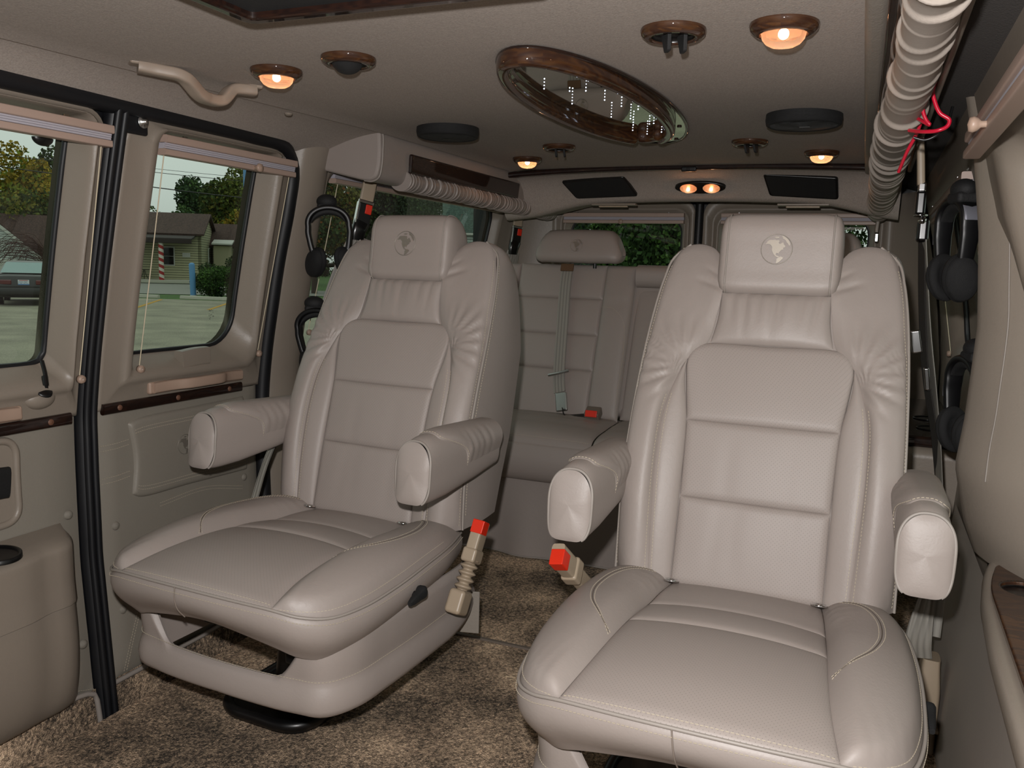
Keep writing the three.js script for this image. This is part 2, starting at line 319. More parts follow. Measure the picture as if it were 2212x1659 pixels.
// floor: carpet in two pieces with the bound joint between them
{
  const f = structure('floor', null); f.userData.label = 'brown cut-pile carpet on the van floor';
  const slab = (x0, x1, z0, z1) => { const nx = 30, nz = 40, rows = []; for (let j = 0; j <= nz; j++) { const row = []; for (let i = 0; i <= nx; i++) { const x = lerp(x0, x1, i / nx), z = lerp(z0, z1, j / nz); row.push(P(x, 0.004 * (fbm(x * 9 + 20, z * 9, 3) - 0.5) - (i === 0 && x0 < -0.8 && z1 < 2 ? 0.012 : 0), z)); } rows.push(row); } return boxUV(gridFrom(rows)); };
  mesh('front_carpet', [slab(-0.87, 0.83, -1.2, 1.962), boxUV(at(new THREE.BoxGeometry(1.70, 0.04, 3.16), -0.02, -0.024, -0.381))], M.carpet, f);
  mesh('rear_carpet', [slab(-0.955, 0.86, 1.972, 3.46), boxUV(at(new THREE.BoxGeometry(1.815, 0.04, 1.49), -0.0475, -0.024, -2.716))], M.carpet, f);
  mesh('joint_binding', rbox(1.7, 0.008, 0.014, 0.003).translate(-0.02, 0.001, -1.967), std(0x6e6359, 0.6), f);
  mesh('step_riser', boxUV(at(new THREE.BoxGeometry(0.012, 0.24, 3.17), -0.874, -0.13, -0.38)), M.carpet, f);
  mesh('step_tread', boxUV(at(new THREE.BoxGeometry(0.2, 0.02, 3.2), -0.96, -0.25, -0.38)), M.carpet, f);
}
// ceiling: crowned headliner with side coves
const ceilY = x => 1.354 - 0.006 * Math.abs(x / 0.62) ** 2.6;
const leftEdge = z => -0.724 + 0.093 * (clamp(z, -1, 1.95) - 0.97);
{
  const c = structure('ceiling', null); c.userData.label = 'taupe fabric headliner';
  const rows = []; for (let j = 0; j <= 40; j++) { const z = lerp(-1.25, 2.86, j / 40), row = []; for (let i = 0; i <= 40; i++) { const x = lerp(leftEdge(z), 0.597, i / 40); row.push(P(x, ceilY(x) - 0.004 * smooth(0.97, 1, 1 - i / 40), z)); } rows.push(row); }
  mesh('headliner', fit(gridFrom(rows)), M.headliner, c);
  // left side cove between the crease and the door seal
  const cove = []; for (let k = 0; k <= 10; k++) { const t = k / 10; cove.push(Array.from({ length: 21 }, (_, i) => { const z = lerp(-1.25, 2.06, i / 20), x = lerp(leftEdge(z) + 0.004, -0.848, t), y = lerp(1.3475, 1.292, t ** 1.3) + 0.006 * Math.sin(Math.PI * t); return P(x, y, z); })); }
  mesh('side_cove', fit(gridFrom(cove)), M.headliner, c);
  const cove2 = []; for (let k = 0; k <= 8; k++) { const t = k / 8, x = lerp(-0.7, -0.86, t), y = lerp(1.333, 1.29, t); cove2.push([P(x, y, 2.0), P(x, y, 3.0), P(x, y, 3.5)]); }
  mesh('rear_side_cove', fit(gridFrom(cove2)), M.headliner, c);
  // right side, above and behind the valance: cove in a darker tone than the headliner, ending at the wall
  const coveR = []; for (let k = 0; k <= 6; k++) { const t = k / 6, x = lerp(0.59, 0.80, t), y = 1.345 - 0.05 * t * t; coveR.push([P(x, y, -1.25), P(x, y, 1.0), P(x, y, 2.0), P(x, y, 3.5)]); }
  mesh('right_cove', fit(gridFrom(coveR)), M.darkCove, c);
  // drop-down header in front of the rear doors
  const hp = [[2.86, 1.352], [2.92, 1.346], [2.97, 1.334], [3.01, 1.312], [3.04, 1.288], [3.06, 1.268], [3.075, 1.257], [3.1, 1.255], [3.3, 1.275], [3.46, 1.30]], hr = [];
  for (const [z, y] of hp) { const row = []; for (let i = 0; i <= 40; i++) { const x = lerp(-0.74, 0.66, i / 40), s = Math.abs(x / 0.66), low = smooth(2.95, 3.06, z); row.push(P(x, y - 0.016 * s ** 2.6 - low * (0.016 * s ** 2 + 0.03 * smooth(0.6, 1, s)), z)); } hr.push(row); }
  mesh('rear_header', fit(gridFrom(hr)), M.headliner, c);
}
structure('roof', boxUV(at(new THREE.BoxGeometry(2.2, 0.04, 5.0), 0, 1.43, -1.15)), M.vinyl, 'van roof panel above the headliner');

// left wall -------------------------------------------------------------
const W1 = loopRR(0.35, 1.228, 0.775, 1.262, 0.025), W2 = loopRR(1.445, 1.786, 0.775, 1.262, [0.08, 0.03, 0.02, 0.012]), W3 = loopRR(2.045, 3.29, 0.70, 1.25, 0.06);
{
  const w = structure('wall_left', null); w.userData.label = 'side wall of the van behind and around the side doors';
  const skin = [[0, 0.075], [1, 0.075]];
  const body = [ringPanel(loopRR(0.28, 1.3, -0.32, 1.36, 0.001), W1, skin, leftMap), ringPanel(loopRR(1.3, 1.9, -0.32, 1.36, 0.001), W2, skin, leftMap), ringPanel(loopRR(1.9, 3.56, -0.32, 1.36, 0.001), W3, skin, leftMap), wallPiece(leftMap, -1.3, 0.28, yspan(-0.32, 1.36), 0.075)].map(fit);
  mesh('body_skin', body, M.vinyl, w);
  mesh('front_side_panel', fit(wallPiece(leftMap, -1.3, 0.34, yspan(-0.3, 1.32), 0.0)), M.vinyl, w);
  // rear quarter panel with the long window
  mesh('quarter_panel', fit(ringPanel(loopRR(2.0, 3.47, 0.0, 1.33, 0.002), W3, [[0, 0], [0.3, 0], [0.7, -0.004], [0.86, 0.0], [0.95, 0.02], [1, 0.05]], leftMap)), M.plastic, w);
  // pillar behind the side door
  const rows = []; for (let j = 0; j <= 30; j++) { const y = lerp(-0.02, 1.335, j / 30), row = []; for (let k = 0; k <= 14; k++) { const t = k / 14; row.push(P(XL(y, 0.02 - 0.045 * Math.sin(Math.PI * t) ** 0.55 + 0.03 * smooth(0.8, 1, t)), y, lerp(1.892, 2.062 - 0.02 * smooth(0.9, 1.3, y), t))); } rows.push(row); }
  mesh('door_pillar', fit(gridFrom(rows)), M.plastic, w);
}
// window glass and gaskets
function windowOf(n, loop, map, o, mat = M.glass) {
  const g = structure('window_' + n, null); g.userData.label = 'tinted van window glass';
  mesh('glass', pane(loop, map, o), mat, g);
  mesh('gasket', tube(loop.slice(0, -1).filter((_, i) => i % 2 === 0).map(p => map(p[0], p[1], o - 0.002)), 0.0065, 120, 8, true), M.rubber, g);
  return g;
}
windowOf(1, W1, leftMap, 0.05); 
const win2 = windowOf(2, W2, leftMap, 0.05);
windowOf(3, W3, leftMap, 0.055);
{ // etched maker's mark low on the second window: a small dark scribble
  const c = [1.742, 0.855], out = []; for (let k = 0; k < 16; k++) { const a = rr(-0.011, 0.011), b = rr(-0.014, 0.014); out.push(at(new THREE.BoxGeometry(0.0006, rr(0.0006, 0.0014), rr(0.002, 0.006)), XL(c[1] + b, 0.0485), c[1] + b, -(c[0] - 0.035 + a))); }
  mesh('etched_mark', out, std(0x3a3d38, 0.8), win2);
}

// side doors ------------------------------------------------------------
function sideDoor(n, z0, z1, loop, label) {
  const d = structure('door_' + n, null); d.userData.label = label;
  const steps = [[0, 0.012], [0.015, 0.0], [0.1, -0.004], [0.42, -0.004], [0.5, -0.016], [0.62, -0.018], [0.74, -0.004], [0.82, 0.012], [0.9, 0.026], [1, 0.047]];
  mesh('window_surround', fit(ringPanel(loopRR(z0, z1, 0.655, 1.286, [0.004, 0.05, 0.05, 0.004]), loop, steps, leftMap)), M.plastic, d);
  const rows = yspan(0.03, 0.656, 20).map(y => { const e = Math.min(smooth(0.03, 0.045, y), 1); const r = []; for (let i = 0; i <= 20; i++) { const z = lerp(z0, z1, i / 20), ed = Math.min(smooth(z0, z0 + 0.012, z), smooth(z1, z1 - 0.012, z)); r.push(P(XL(y, 0.012 - 0.012 * ed * e - 0.002 * fbm(z * 14, y * 14, 2)), y, z)); } return r; });
  mesh('lower_panel', fit(gridFrom(rows)), M.doorVinyl, d);
  mesh('carpet_kick', fit(wallPiece(leftMap, z0, z1, yspan(-0.28, 0.035, 6), 0.004)), M.carpet, d);
  mesh('bottom_piping', tube([P(XL(0.03, -0.003), 0.03, z0), P(XL(0.03, -0.003), 0.031, (z0 + z1) / 2), P(XL(0.03, -0.003), 0.03, z1 - 0.012), P(XL(0.0, -0.002), 0.0, z1 - 0.004), P(XL(-0.2, 0), -0.2, z1 - 0.002)], 0.006, 60), M.piping, d);
  return d;
}
const door1 = sideDoor(1, 0.34, 1.279, W1, 'front leaf of the side doors'), door2 = sideDoor(2, 1.326, 1.866, W2, 'rear leaf of the side doors');
const onLeft = (z, y, o = 0) => P(XL(y, o), y, z);
{ // black seal between the two leaves, and the one round the opening
  const seal = structure('trim_1', tube(yspan(-0.24, 1.295, 24).map(y => onLeft(1.303, y, 0.012)), 0.021, 80, 10), M.rubber, 'black rubber seal between the two side doors');
  mesh('seal_lip', [tube(yspan(-0.24, 1.295, 24).map(y => onLeft(1.296, y, -0.008)), 0.008, 80, 8), tube(yspan(-0.24, 1.295, 24).map(y => onLeft(1.314, y, -0.007)), 0.008, 80, 8)], M.rubber, seal);
  const top = [P(-0.835, 1.304, -0.6), P(-0.835, 1.304, 0.5), P(-0.835, 1.304, 1.2), P(-0.835, 1.303, 1.7), P(-0.838, 1.293, 1.83), P(-0.85, 1.245, 1.878), P(-0.868, 1.15, 1.884), ...yspan(1.0, -0.24, 10).map(y => onLeft(1.884, y, 0.004))];
  structure('trim_2', tube(top, 0.021, 160, 10), M.rubber, 'black rubber seal around the side door opening');
  const gap = structure('trim_3', [fit(wallPiece(leftMap, 1.27, 1.34, yspan(-0.3, 1.3), 0.03)), fit(wallPiece(leftMap, 1.86, 1.9, yspan(-0.3, 1.3), 0.03))], M.rubber, 'black gaps beside the door edges');
}

// right wall ------------------------------------------------------------
const rightFront = (z, y, o) => P(XR(y, o + 0.14 * (1 - smooth(0.62, 1.1, y))), y, z);
const W4 = loopRR(0.55, 1.56, 0.76, 1.22, 0.06), W5 = loopRR(1.95, 3.08, 0.775, 1.21, 0.07);
{
  const w = structure('wall_right', null); w.userData.label = 'side wall of the van on the driver side';
  const skin = [[0, 0.09], [1, 0.09]];
  mesh('body_skin', [ringPanel(loopRR(0.3, 1.75, -0.32, 1.36, 0.001), W4, skin, rightFront), ringPanel(loopRR(1.75, 3.56, -0.32, 1.36, 0.001), W5, skin, rightMap), wallPiece(rightMap, -1.3, 0.3, yspan(-0.32, 1.36), 0.09)].map(fit), M.vinyl, w);
  mesh('front_side_panel', fit(wallPiece(rightMap, -1.3, 0.31, yspan(-0.1, 1.34), 0)), M.vinyl, w);
  const inner = [[0, 0], [0.35, 0], [0.6, -0.002], [0.78, 0.0], [0.88, 0.012], [0.96, 0.03], [1, 0.06]];
  mesh('front_window_surround', fit(ringPanel(loopRR(0.3, 1.7, -0.02, 1.34, 0.002), W4, inner, rightFront)), M.plastic, w);
  mesh('rear_window_surround', fit(ringPanel(loopRR(1.8, 3.47, -0.02, 1.34, 0.002), W5, inner, rightMap)), M.plastic, w);
}
windowOf(4, W4, rightFront, 0.062);
windowOf(5, W5, rightMap, 0.062);

// rear doors --------------------------------------------------------------
const ZR = 3.45, rearMap = (x, y, o) => P(x, y, ZR + o);
const W6 = loopRR(-0.615, -0.135, 0.72, 1.215, 0.05), W7 = loopRR(0.035, 0.575, 0.72, 1.215, 0.05);
{
  const steps = [[0, 0.012], [0.02, 0.0], [0.3, 0], [0.42, 0.018], [0.55, 0.02], [0.68, 0.004], [0.8, 0.006], [0.92, 0.03], [1, 0.045]];
  for (const [n, x0, x1, loop, label] of [[3, -0.69, -0.078, W6, 'left rear cargo door'], [4, -0.045, 0.66, W7, 'right rear cargo door']]) {
    const d = structure('door_' + n, null); d.userData.label = label;
    mesh('window_surround', fit(ringPanel(loopRR(x0, x1, 0.0, 1.296, [0.01, 0.06, 0.06, 0.01]), loop, steps, rearMap)), M.plastic, d);
  }
  const w = structure('wall_rear', null); w.userData.label = 'rear wall of the van around the cargo doors';
  mesh('body_skin', [ringPanel(loopRR(-1.1, -0.05, -0.32, 1.4, 0.001), W6, [[0, 0.07], [1, 0.07]], rearMap), ringPanel(loopRR(-0.05, 1.1, -0.32, 1.4, 0.001), W7, [[0, 0.07], [1, 0.07]], rearMap)].map(fit), M.rubber, w);
  // corner posts
  const post = (s, map) => { const rows = yspan(-0.02, 1.31, 16).map(y => Array.from({ length: 9 }, (_, k) => { const t = k / 8, wx = map(3.2, y, -0.01).x, dx = s < 0 ? -0.665 : 0.645; return P(lerp(wx, dx, t ** 1.4), y, lerp(3.27, 3.462, t ** 0.55)); })); return fit(gridFrom(rows)); };
  mesh('corner_post', post(-1, leftMap), M.plastic, w); mesh('corner_post', post(1, rightMap), M.plastic, w);
  structure('trim_4', tube([P(-0.062, 0, ZR + 0.005), P(-0.062, 0.7, ZR + 0.005), P(-0.062, 1.3, ZR + 0.005)], 0.017, 20), M.rubber, 'black seal between the rear cargo doors');
}
windowOf(6, W6, rearMap, 0.05); windowOf(7, W7, rearMap, 0.05);

// front of the cabin, behind the photographer
{
  const w = structure('wall_front', null); w.userData.label = 'front end of the cabin around the windscreen';
  const W8 = loopRR(-0.72, 0.72, 0.72, 1.25, 0.08), fm = (x, y, o) => P(x, y, -1.22 - o);
  mesh('dash_and_frame', fit(ringPanel(loopRR(-1.1, 1.1, -0.32, 1.42, 0.001), W8, [[0, 0.0], [0.5, 0], [1, 0.04]], fm)), M.vinyl, w);
  windowOf(8, W8, fm, 0.045, M.dimGlass);
}

// ---------------------------------------------------------------- embroidered globe
function globeShapes(r) {     // ring and land outlines of a globe showing the Americas, in a circle of radius r
  const k = r / 100, sh = pts => poly(pts.map(([x, y]) => [x * k, y * k]));
  const north = [[-78, 30], [-66, 40], [-62, 52], [-48, 62], [-30, 60], [-14, 64], [-4, 58], [8, 62], [16, 52], [10, 42], [18, 34], [28, 40], [38, 46], [46, 30], [54, 22], [52, 12], [40, 8], [44, -2], [30, -6], [24, -16], [16, -22], [20, -32], [12, -28], [2, -26], [-4, -34], [2, -44], [14, -46], [22, -54], [14, -56], [2, -52], [-8, -44], [-16, -34], [-24, -20], [-30, -4], [-28, 12], [-38, 26], [-52, 34], [-64, 32]];
  const south = [[16, -56], [30, -48], [42, -54], [46, -62], [36, -72], [30, -80], [18, -90], [6, -96], [2, -92], [6, -78], [4, -66]];
  const green = [[28, 92], [40, 88], [62, 72], [76, 54], [84, 34], [80, 20], [72, 34], [62, 44], [54, 58], [46, 66], [36, 68], [34, 78]];
  const isle = [[-20, 78], [-4, 84], [14, 82], [10, 74], [-6, 72]];
  return [north, south, green, isle].map(sh);
}
function globe(parent, r, mat, place) {
  const g = new THREE.Group(); g.name = 'emblem'; parent.add(g); place(g);
  mesh('emblem_ring', new THREE.TorusGeometry(r, r * 0.022, 6, 64), mat, g);
  mesh('emblem_land', globeShapes(r).map(s => new THREE.ExtrudeGeometry(s, { depth: 0.0008, bevelEnabled: false })), mat, g);
  return g;
}

// ---------------------------------------------------------------- captain's chairs
const mir = (pts, s) => pts.map(p => V(p.x * s, p.y, p.z));
const fold = (d, w) => Math.exp(-(d / w) * (d / w));           // one crease
function backWrinkle(x, y) {      // creases fanning out of the corner of the insert, on the bolster
  const a = Math.abs(x), dx = a - 0.15, dy = y - 0.825, r = Math.hypot(dx, dy), th = Math.atan2(dy, dx);
  let d = 0;
  for (const [t, w, k, l] of [[-1.0, 0.13, 0.0025, 0.11], [-0.62, 0.12, 0.0035, 0.13], [-0.28, 0.12, 0.0042, 0.13], [0.06, 0.12, 0.0045, 0.13], [0.40, 0.12, 0.0045, 0.13], [0.75, 0.13, 0.0038, 0.12], [1.15, 0.15, 0.0028, 0.11], [1.5, 0.15, 0.002, 0.1]])
    d -= k * (fold(th - t - 2.2 * (r - 0.04), w * clamp(0.035 / Math.max(r, 0.01), 0.5, 1.4)) - 0.35 * fold(th - t - 0.17 - 2.2 * (r - 0.04), 0.08)) * smooth(0.0, 0.02, r) * (1 - smooth(l * 0.45, l, r));
  const dh = Math.hypot(a - 0.105, y - 0.985); d -= 0.003 * fold(y - 0.975 - 0.25 * (a - 0.105), 0.006) * (1 - smooth(0.02, 0.06, dh)) + 0.002 * fold(y - 0.995 - 0.5 * (a - 0.105), 0.006) * (1 - smooth(0.02, 0.05, dh));
  return d;
}
function buildChair(label, wrinkleSeed) {
  const c = thing('captain_chair', label, 'chair', 'swivel captain chairs');
  // ---- backrest
  const back = new THREE.Group(); back.name = 'backrest'; c.add(back);
  const st = [];
  const bolsterOuter = [V(-0.247, 0.43, -0.03), V(-0.246, 0.52, -0.035), V(-0.246, 0.62, -0.05), V(-0.244, 0.72, -0.085), V(-0.238, 0.86, -0.15), V(-0.226, 0.97, -0.205), V(-0.210, 1.03, -0.235)];
  const seamIn = [V(-0.174, 0.43, 0.012), V(-0.180, 0.55, -0.012), V(-0.184, 0.66, -0.045), V(-0.181, 0.74, -0.078), V(-0.166, 0.80, -0.108), V(-0.151, 0.835, -0.126), V(-0.118, 0.868, -0.146), V(-0.106, 0.92, -0.162), V(-0.101, 0.962, -0.175), V(-0.103, 1.01, -0.198)];
  const insertL = [V(-0.134, 0.43, 0.002), V(-0.133, 0.587, -0.037), V(-0.137, 0.726, -0.082), V(-0.150, 0.80, -0.111), V(-0.151, 0.835, -0.126)];
  const shoulder = [V(-0.210, 1.03, -0.235), V(-0.19, 1.053, -0.242), V(-0.16, 1.06, -0.243), V(-0.13, 1.052, -0.235), V(-0.112, 1.032, -0.218), V(-0.103, 1.01, -0.198)];
  for (const s of [1, -1]) {
    const o = mir(bolsterOuter, s), i = mir(seamIn, s);
    const b = patch({ L: o, R: i, B: [o[0], V(-0.21 * s, 0.428, 0.012), i[0]], T: mir(shoulder, s), nu: 60, nv: 150, w: 0.022, sink: 0.002, swell: 0.017, flip: s, fn: (u, v, p) => 1.25 * backWrinkle(p.x, p.y + 0.003 * wrinkleSeed) + 0.0012 * (fbm(p.x * 40 + wrinkleSeed, p.y * 26, 3) - 0.5) });
    mesh('bolster', b.geo, M.leather, back);
    st.push(...stitchOn(b, [[0.07, 0.02], [0.07, 0.5], [0.07, 0.8], [0.07, 0.96]], 120), ...stitchOn(b, [[0.93, 0.03], [0.93, 0.3], [0.93, 0.55]], 80));
    // wing between the contour seam and the insert
    const wl = mir(seamIn.slice(0, 6), s), wr_ = mir(insertL, s);
    const wg = patch({ L: wl, R: wr_, T: [wl[5], wr_[4]], nu: 14, nv: 60, w: 0.012, sink: 0.002, swell: 0.006, flip: s });
    mesh('bolster_wing', wg.geo, M.leather, back);
    st.push(...stitchOn(wg, [[0.14, 0.02], [0.14, 0.5], [0.16, 0.82]], 80));
  }
  const both = (pts, n) => [...pts, ...mir(pts, -1).reverse()];
  const I = { b: [0.134, 0.43, 0.004], s2: [0.133, 0.587, -0.035], s1: [0.137, 0.726, -0.080] };
  const row = ([x, y, z], dy = 0) => [V(-x, y + dy, z), V(-x / 2, y + dy, z + 0.002), V(0, y + dy, z + 0.003), V(x / 2, y + dy, z + 0.002), V(x, y + dy, z)];
  const panels = [[I.b, I.s2, null], [I.s2, I.s1, null], [I.s1, null, [V(-0.151, 0.825, -0.122), V(-0.148, 0.845, -0.131), V(-0.138, 0.861, -0.139), V(-0.118, 0.868, -0.144), V(0, 0.868, -0.142), V(0.118, 0.868, -0.144), V(0.138, 0.861, -0.139), V(0.148, 0.845, -0.131), V(0.151, 0.825, -0.122)]]];
  panels.forEach(([lo, hi, top], k) => {
    const B = row(lo), T = top ?? row(hi);
    const Lc = k === 2 ? [B[0], V(-0.146, 0.78, -0.104), T[0]] : [B[0], T[0]], Rc = Lc.map(p => V(-p.x, p.y, p.z));
    const soft = (x, y) => k === 0 ? -0.0016 * (fold(x - 0.03 * Math.sin(y * 9), 0.014) + fold(x - 0.07, 0.012) + fold(x + 0.06 - 0.1 * (y - 0.5), 0.015)) * smooth(0.43, 0.5, y) : k === 1 ? -0.0012 * (fold(x + 0.05, 0.012) + fold(x - 0.055, 0.015)) * smooth(0.726, 0.66, y) : 0;
    const pn = patch({ L: Lc, R: Rc, B, T, nu: 40, nv: 36, w: 0.014, sink: 0.005, swell: k === 2 ? 0.007 : 0.006, fn: (u, v, p) => soft(p.x, p.y) });
    mesh('insert_panel', pn.geo, M.perf, back);
  });
  { // neck panel, gathered
    const L = [V(-0.112, 0.868, -0.147), V(-0.103, 0.915, -0.162), V(-0.101, 0.965, -0.178)];
    const nk = patch({ L, R: mir(L, -1), B: row([0.112, 0.868, -0.147]), T: row([0.101, 0.965, -0.178]), nu: 60, nv: 24, w: 0.014, sink: 0.003, swell: 0.011, fn: (u, v, p) => { let d = 0; for (const [x, k, w, l] of [[-0.055, 0.003, 0.006, 0.9], [-0.03, 0.002, 0.005, 0.6], [0.0, 0.0035, 0.006, 0.95], [0.014, 0.0025, 0.004, 0.75], [0.05, 0.002, 0.006, 0.6], [0.078, 0.002, 0.006, 0.8], [-0.08, 0.002, 0.007, 0.6]]) d -= k * fold(p.x - x - 0.012 * wrinkleSeed * (v - 0.5) + 0.12 * x * (1 - v), w) * smooth(1 - l - 0.1, 1, v + 0.1); return d * 1.25; } });
    mesh('neck_panel', nk.geo, M.leather, back);
  }
  { // sides and rear of the backrest
    const front = [...bolsterOuter.slice(0, -1), ...shoulder, V(-0.08, 0.985, -0.195), V(0, 0.975, -0.192)], full = [...front, ...mir(front, -1).reverse().slice(1)];
    const N = 120, f = spline(full, N), rear = f.map(p => V(p.x * (0.99), Math.min(p.y, 1.035) - 0.012 * smooth(0.9, 1.05, p.y), interp([0.42, 0.6, 0.8, 1.0, 1.06], [-0.19, -0.265, -0.325, -0.325, -0.305], p.y)));
    const rows = []; for (let k = 0; k <= 12; k++) { const t = k / 12; rows.push(f.map((p, i) => { const q = p.clone().lerp(rear[i], t); const sx = Math.sign(q.x) * 0.006 * Math.sin(Math.PI * t); q.x += sx; if (p.y > 1) q.y += 0.01 * Math.sin(Math.PI * t); return q; })); }
    mesh('side_panel', fit(gridFrom(rows)), M.leather, back);
    const br = []; for (let j = 0; j <= N / 2; j += 2) { const a = rear[j], b = rear[N - j]; br.push(Array.from({ length: 13 }, (_, k) => { const q = a.clone().lerp(b, k / 12); q.z -= 0.02 * Math.sin(Math.PI * k / 12); return q; })); }
    mesh('rear_panel', fit(gridFrom(br)), M.leather, back);
    mesh('edge_piping', [tube(f.filter((_, i) => i % 3 === 0 && i < 46).map(p => V(p.x - 0.001, p.y, p.z - 0.003)), 0.0028, 80, 6), tube(f.filter((_, i) => i % 3 === 0 && i > 74).map(p => V(p.x + 0.001, p.y, p.z - 0.003)), 0.0028, 80, 6)], M.piping, back);
    // second stitched line on the side panel
    const sp = f.map((p, i) => p.clone().lerp(rear[i], 0.07)).map(p => V(p.x + Math.sign(p.x) * 0.0025, p.y, p.z));
    for (const sl of [sp.slice(2, 46), sp.slice(75, 119)]) st.push(...stitchRow(sl, sl.map(p => V(Math.sign(p.x), 0.1, 0))));
    // lining just behind the seams
    const lin = [V(-0.15, 0.43, -0.006), V(-0.15, 0.587, -0.045), V(-0.155, 0.726, -0.092), V(-0.165, 0.80, -0.122), V(-0.15, 0.85, -0.142), V(-0.125, 0.885, -0.158), V(-0.115, 0.965, -0.186)];
    mesh('lining', patch({ L: lin, R: mir(lin, -1), nu: 8, nv: 30, w: 0.001, sink: 0, swell: 0 }).geo, M.leather, back);
  }
  stuff(mesh('stitching', st, M.thread, back));
  // ---- headrest
  const hr = new THREE.Group(); hr.name = 'headrest'; c.add(hr);
  { // side profile (z, y), front is +z
    const prof = [[-0.177, 0.975], [-0.171, 0.985], [-0.176, 1.02], [-0.183, 1.07], [-0.190, 1.105], [-0.203, 1.122], [-0.225, 1.126], [-0.26, 1.115], [-0.287, 1.08], [-0.29, 1.03], [-0.275, 0.985], [-0.25, 0.968], [-0.21, 0.964], [-0.187, 0.967]];
    const ring = spline(prof.map(([z, y]) => V(0, y, z)), 80, true), cen = V(0, 1.045, -0.23);
    const sec = (x, k) => ring.map(p => V(x, cen.y + (p.y - cen.y) * k, cen.z + (p.z - cen.z) * k));
    const mid = []; for (let k = 0; k <= 24; k++) { const x = lerp(-0.095, 0.095, k / 24), e = Math.abs(x) / 0.095; mid.push(sec(x, 1.0 - 0.035 * e ** 10)); }
    mesh('cushion', fit(gridFrom(mid, true)), M.leather, hr);
    for (const s of [-1, 1]) {
      const rows = [[0.095, 0.965], [0.097, 0.97], [0.102, 0.95], [0.107, 0.89], [0.111, 0.76], [0.1135, 0.55], [0.1145, 0.25], [0.1145, 0.01]].map(([x, k]) => sec(s * x, k));
      mesh('side_gusset', fit(gridFrom(rows, true)), M.leather, hr);
      mesh('piping', tube(sec(s * 0.096, 0.985).slice(0, -1).filter((_, i) => i % 4 === 0), 0.0016, 120, 6, true), M.piping, hr);
    }
    hr.position.y = -0.008;
    globe(hr, 0.0285, M.threadMetal, g => { g.position.set(-0.004, 1.058, -0.1795); g.rotation.x = -0.17; });
    for (const x of [-0.05, 0.05]) mesh('post', at(cyl(0.007, 0.007, 0.1), x, 0.95, -0.235), M.chrome, hr);
  }
  // ---- seat cushion
  const seat = new THREE.Group(); seat.name = 'seat'; c.add(seat);
  const ss = [];
  const outl = [V(-0.240, 0.425, -0.04), V(-0.264, 0.427, 0.05), V(-0.276, 0.424, 0.16), V(-0.279, 0.416, 0.27), V(-0.273, 0.411, 0.37), V(-0.254, 0.413, 0.44), V(-0.220, 0.421, 0.476), V(-0.178, 0.431, 0.493)];
  const cenL = [V(-0.130, 0.425, -0.03), V(-0.139, 0.432, 0.06), V(-0.144, 0.434, 0.125), V(-0.150, 0.446, 0.22), V(-0.155, 0.451, 0.31), V(-0.164, 0.446, 0.41), V(-0.178, 0.431, 0.493)];
  for (const s of [1, -1]) {
    const o = mir(outl, s), i = mir(cenL, s);
    const b = patch({ L: o, R: i, B: [o[0], V(-0.19 * s, 0.432, -0.035), i[0]], T: [o[7], i[6]], nu: 36, nv: 70, w: 0.03, sink: 0.003, swell: 0.036, flip: -s, fn: (u, v, p) => { let d = 0; for (let k = 0; k < 6; k++) d -= 0.0018 * fold(p.z - (0.03 + k * 0.026) - 0.25 * (Math.abs(p.x) - 0.15), 0.005) * smooth(0.55, 0.8, u) * (1 - smooth(0.93, 1, u)); for (let k = 0; k < 5; k++) d -= 0.001 * fold((Math.abs(p.x) - 0.2 - k * 0.018) - 0.3 * (p.z - 0.44), 0.005) * smooth(0.36, 0.42, p.z); return d; } });
    mesh('seat_bolster', b.geo, M.leather, seat);
    // contour seam and its two stitch rows across the bolster
    const cs = [[0.97, 0.66], [0.80, 0.60], [0.58, 0.50], [0.45, 0.38], [0.42, 0.26], [0.52, 0.14], [0.74, 0.07]], off = d => cs.map(([u, v]) => [u + d * (u > 0.9 ? 0 : 1), v + d * 0.2]);
    ss.push(...stitchOn(b, off(-0.035), 120), ...stitchOn(b, off(0.035), 120), ...stitchOn(b, [[0.06, 0.2], [0.06, 0.5], [0.06, 0.85], [0.07, 0.97]], 120));
    const line = new THREE.CatmullRomCurve3(cs.map(([u, v]) => V(u, v, 0)), false, 'centripetal').getPoints(60).map(q => b.sample(q.x, q.y));
    mesh('contour_seam', tube(line.map(q => q.p.clone().addScaledVector(q.n, -0.0002)), 0.0011, 90, 6), std(0x5f554d, 0.7), seat);
  }
  const at3 = z => cenL.length && (() => { const cv = spline(cenL, 80); let best = cv[0]; for (const p of cv) if (Math.abs(p.z - z) < Math.abs(best.z - z)) best = p; return best; })();
  const seg = (z0, z1) => spline(cenL, 80).filter(p => p.z >= z0 - 0.004 && p.z <= z1 + 0.004);
  [[-0.03, 0.125, 0.006, M.leather], [0.125, 0.235, 0.008, M.leather], [0.235, 0.493, 0.010, M.perf]].forEach(([z0, z1, sw, m], k) => {
    const L = seg(z0, z1).filter((_, i, a) => i % 3 === 0 || i === a.length - 1), R = mir(L, -1), a = L[0], e = L[L.length - 1];
    const bow = (p, dz, dy) => [p, V(p.x / 2, p.y + dy * 0.75, p.z + dz * 0.75), V(0, p.y + dy, p.z + dz), V(-p.x / 2, p.y + dy * 0.75, p.z + dz * 0.75), V(-p.x, p.y, p.z)];
    const pn = patch({ L, R, B: bow(a, k ? -0.012 : 0, 0.004), T: bow(e, k === 2 ? 0.016 : -0.012, k === 2 ? 0.008 : 0.004), nu: 40, nv: k === 2 ? 50 : 24, w: k === 2 ? 0.022 : 0.014, sink: 0.004, swell: sw, flip: -1 });
    mesh('seat_panel', pn.geo, m, seat);
    if (k === 2) ss.push(...stitchOn(pn, [[0.02, 0.975], [0.5, 0.972], [0.98, 0.975]], 120));
  });
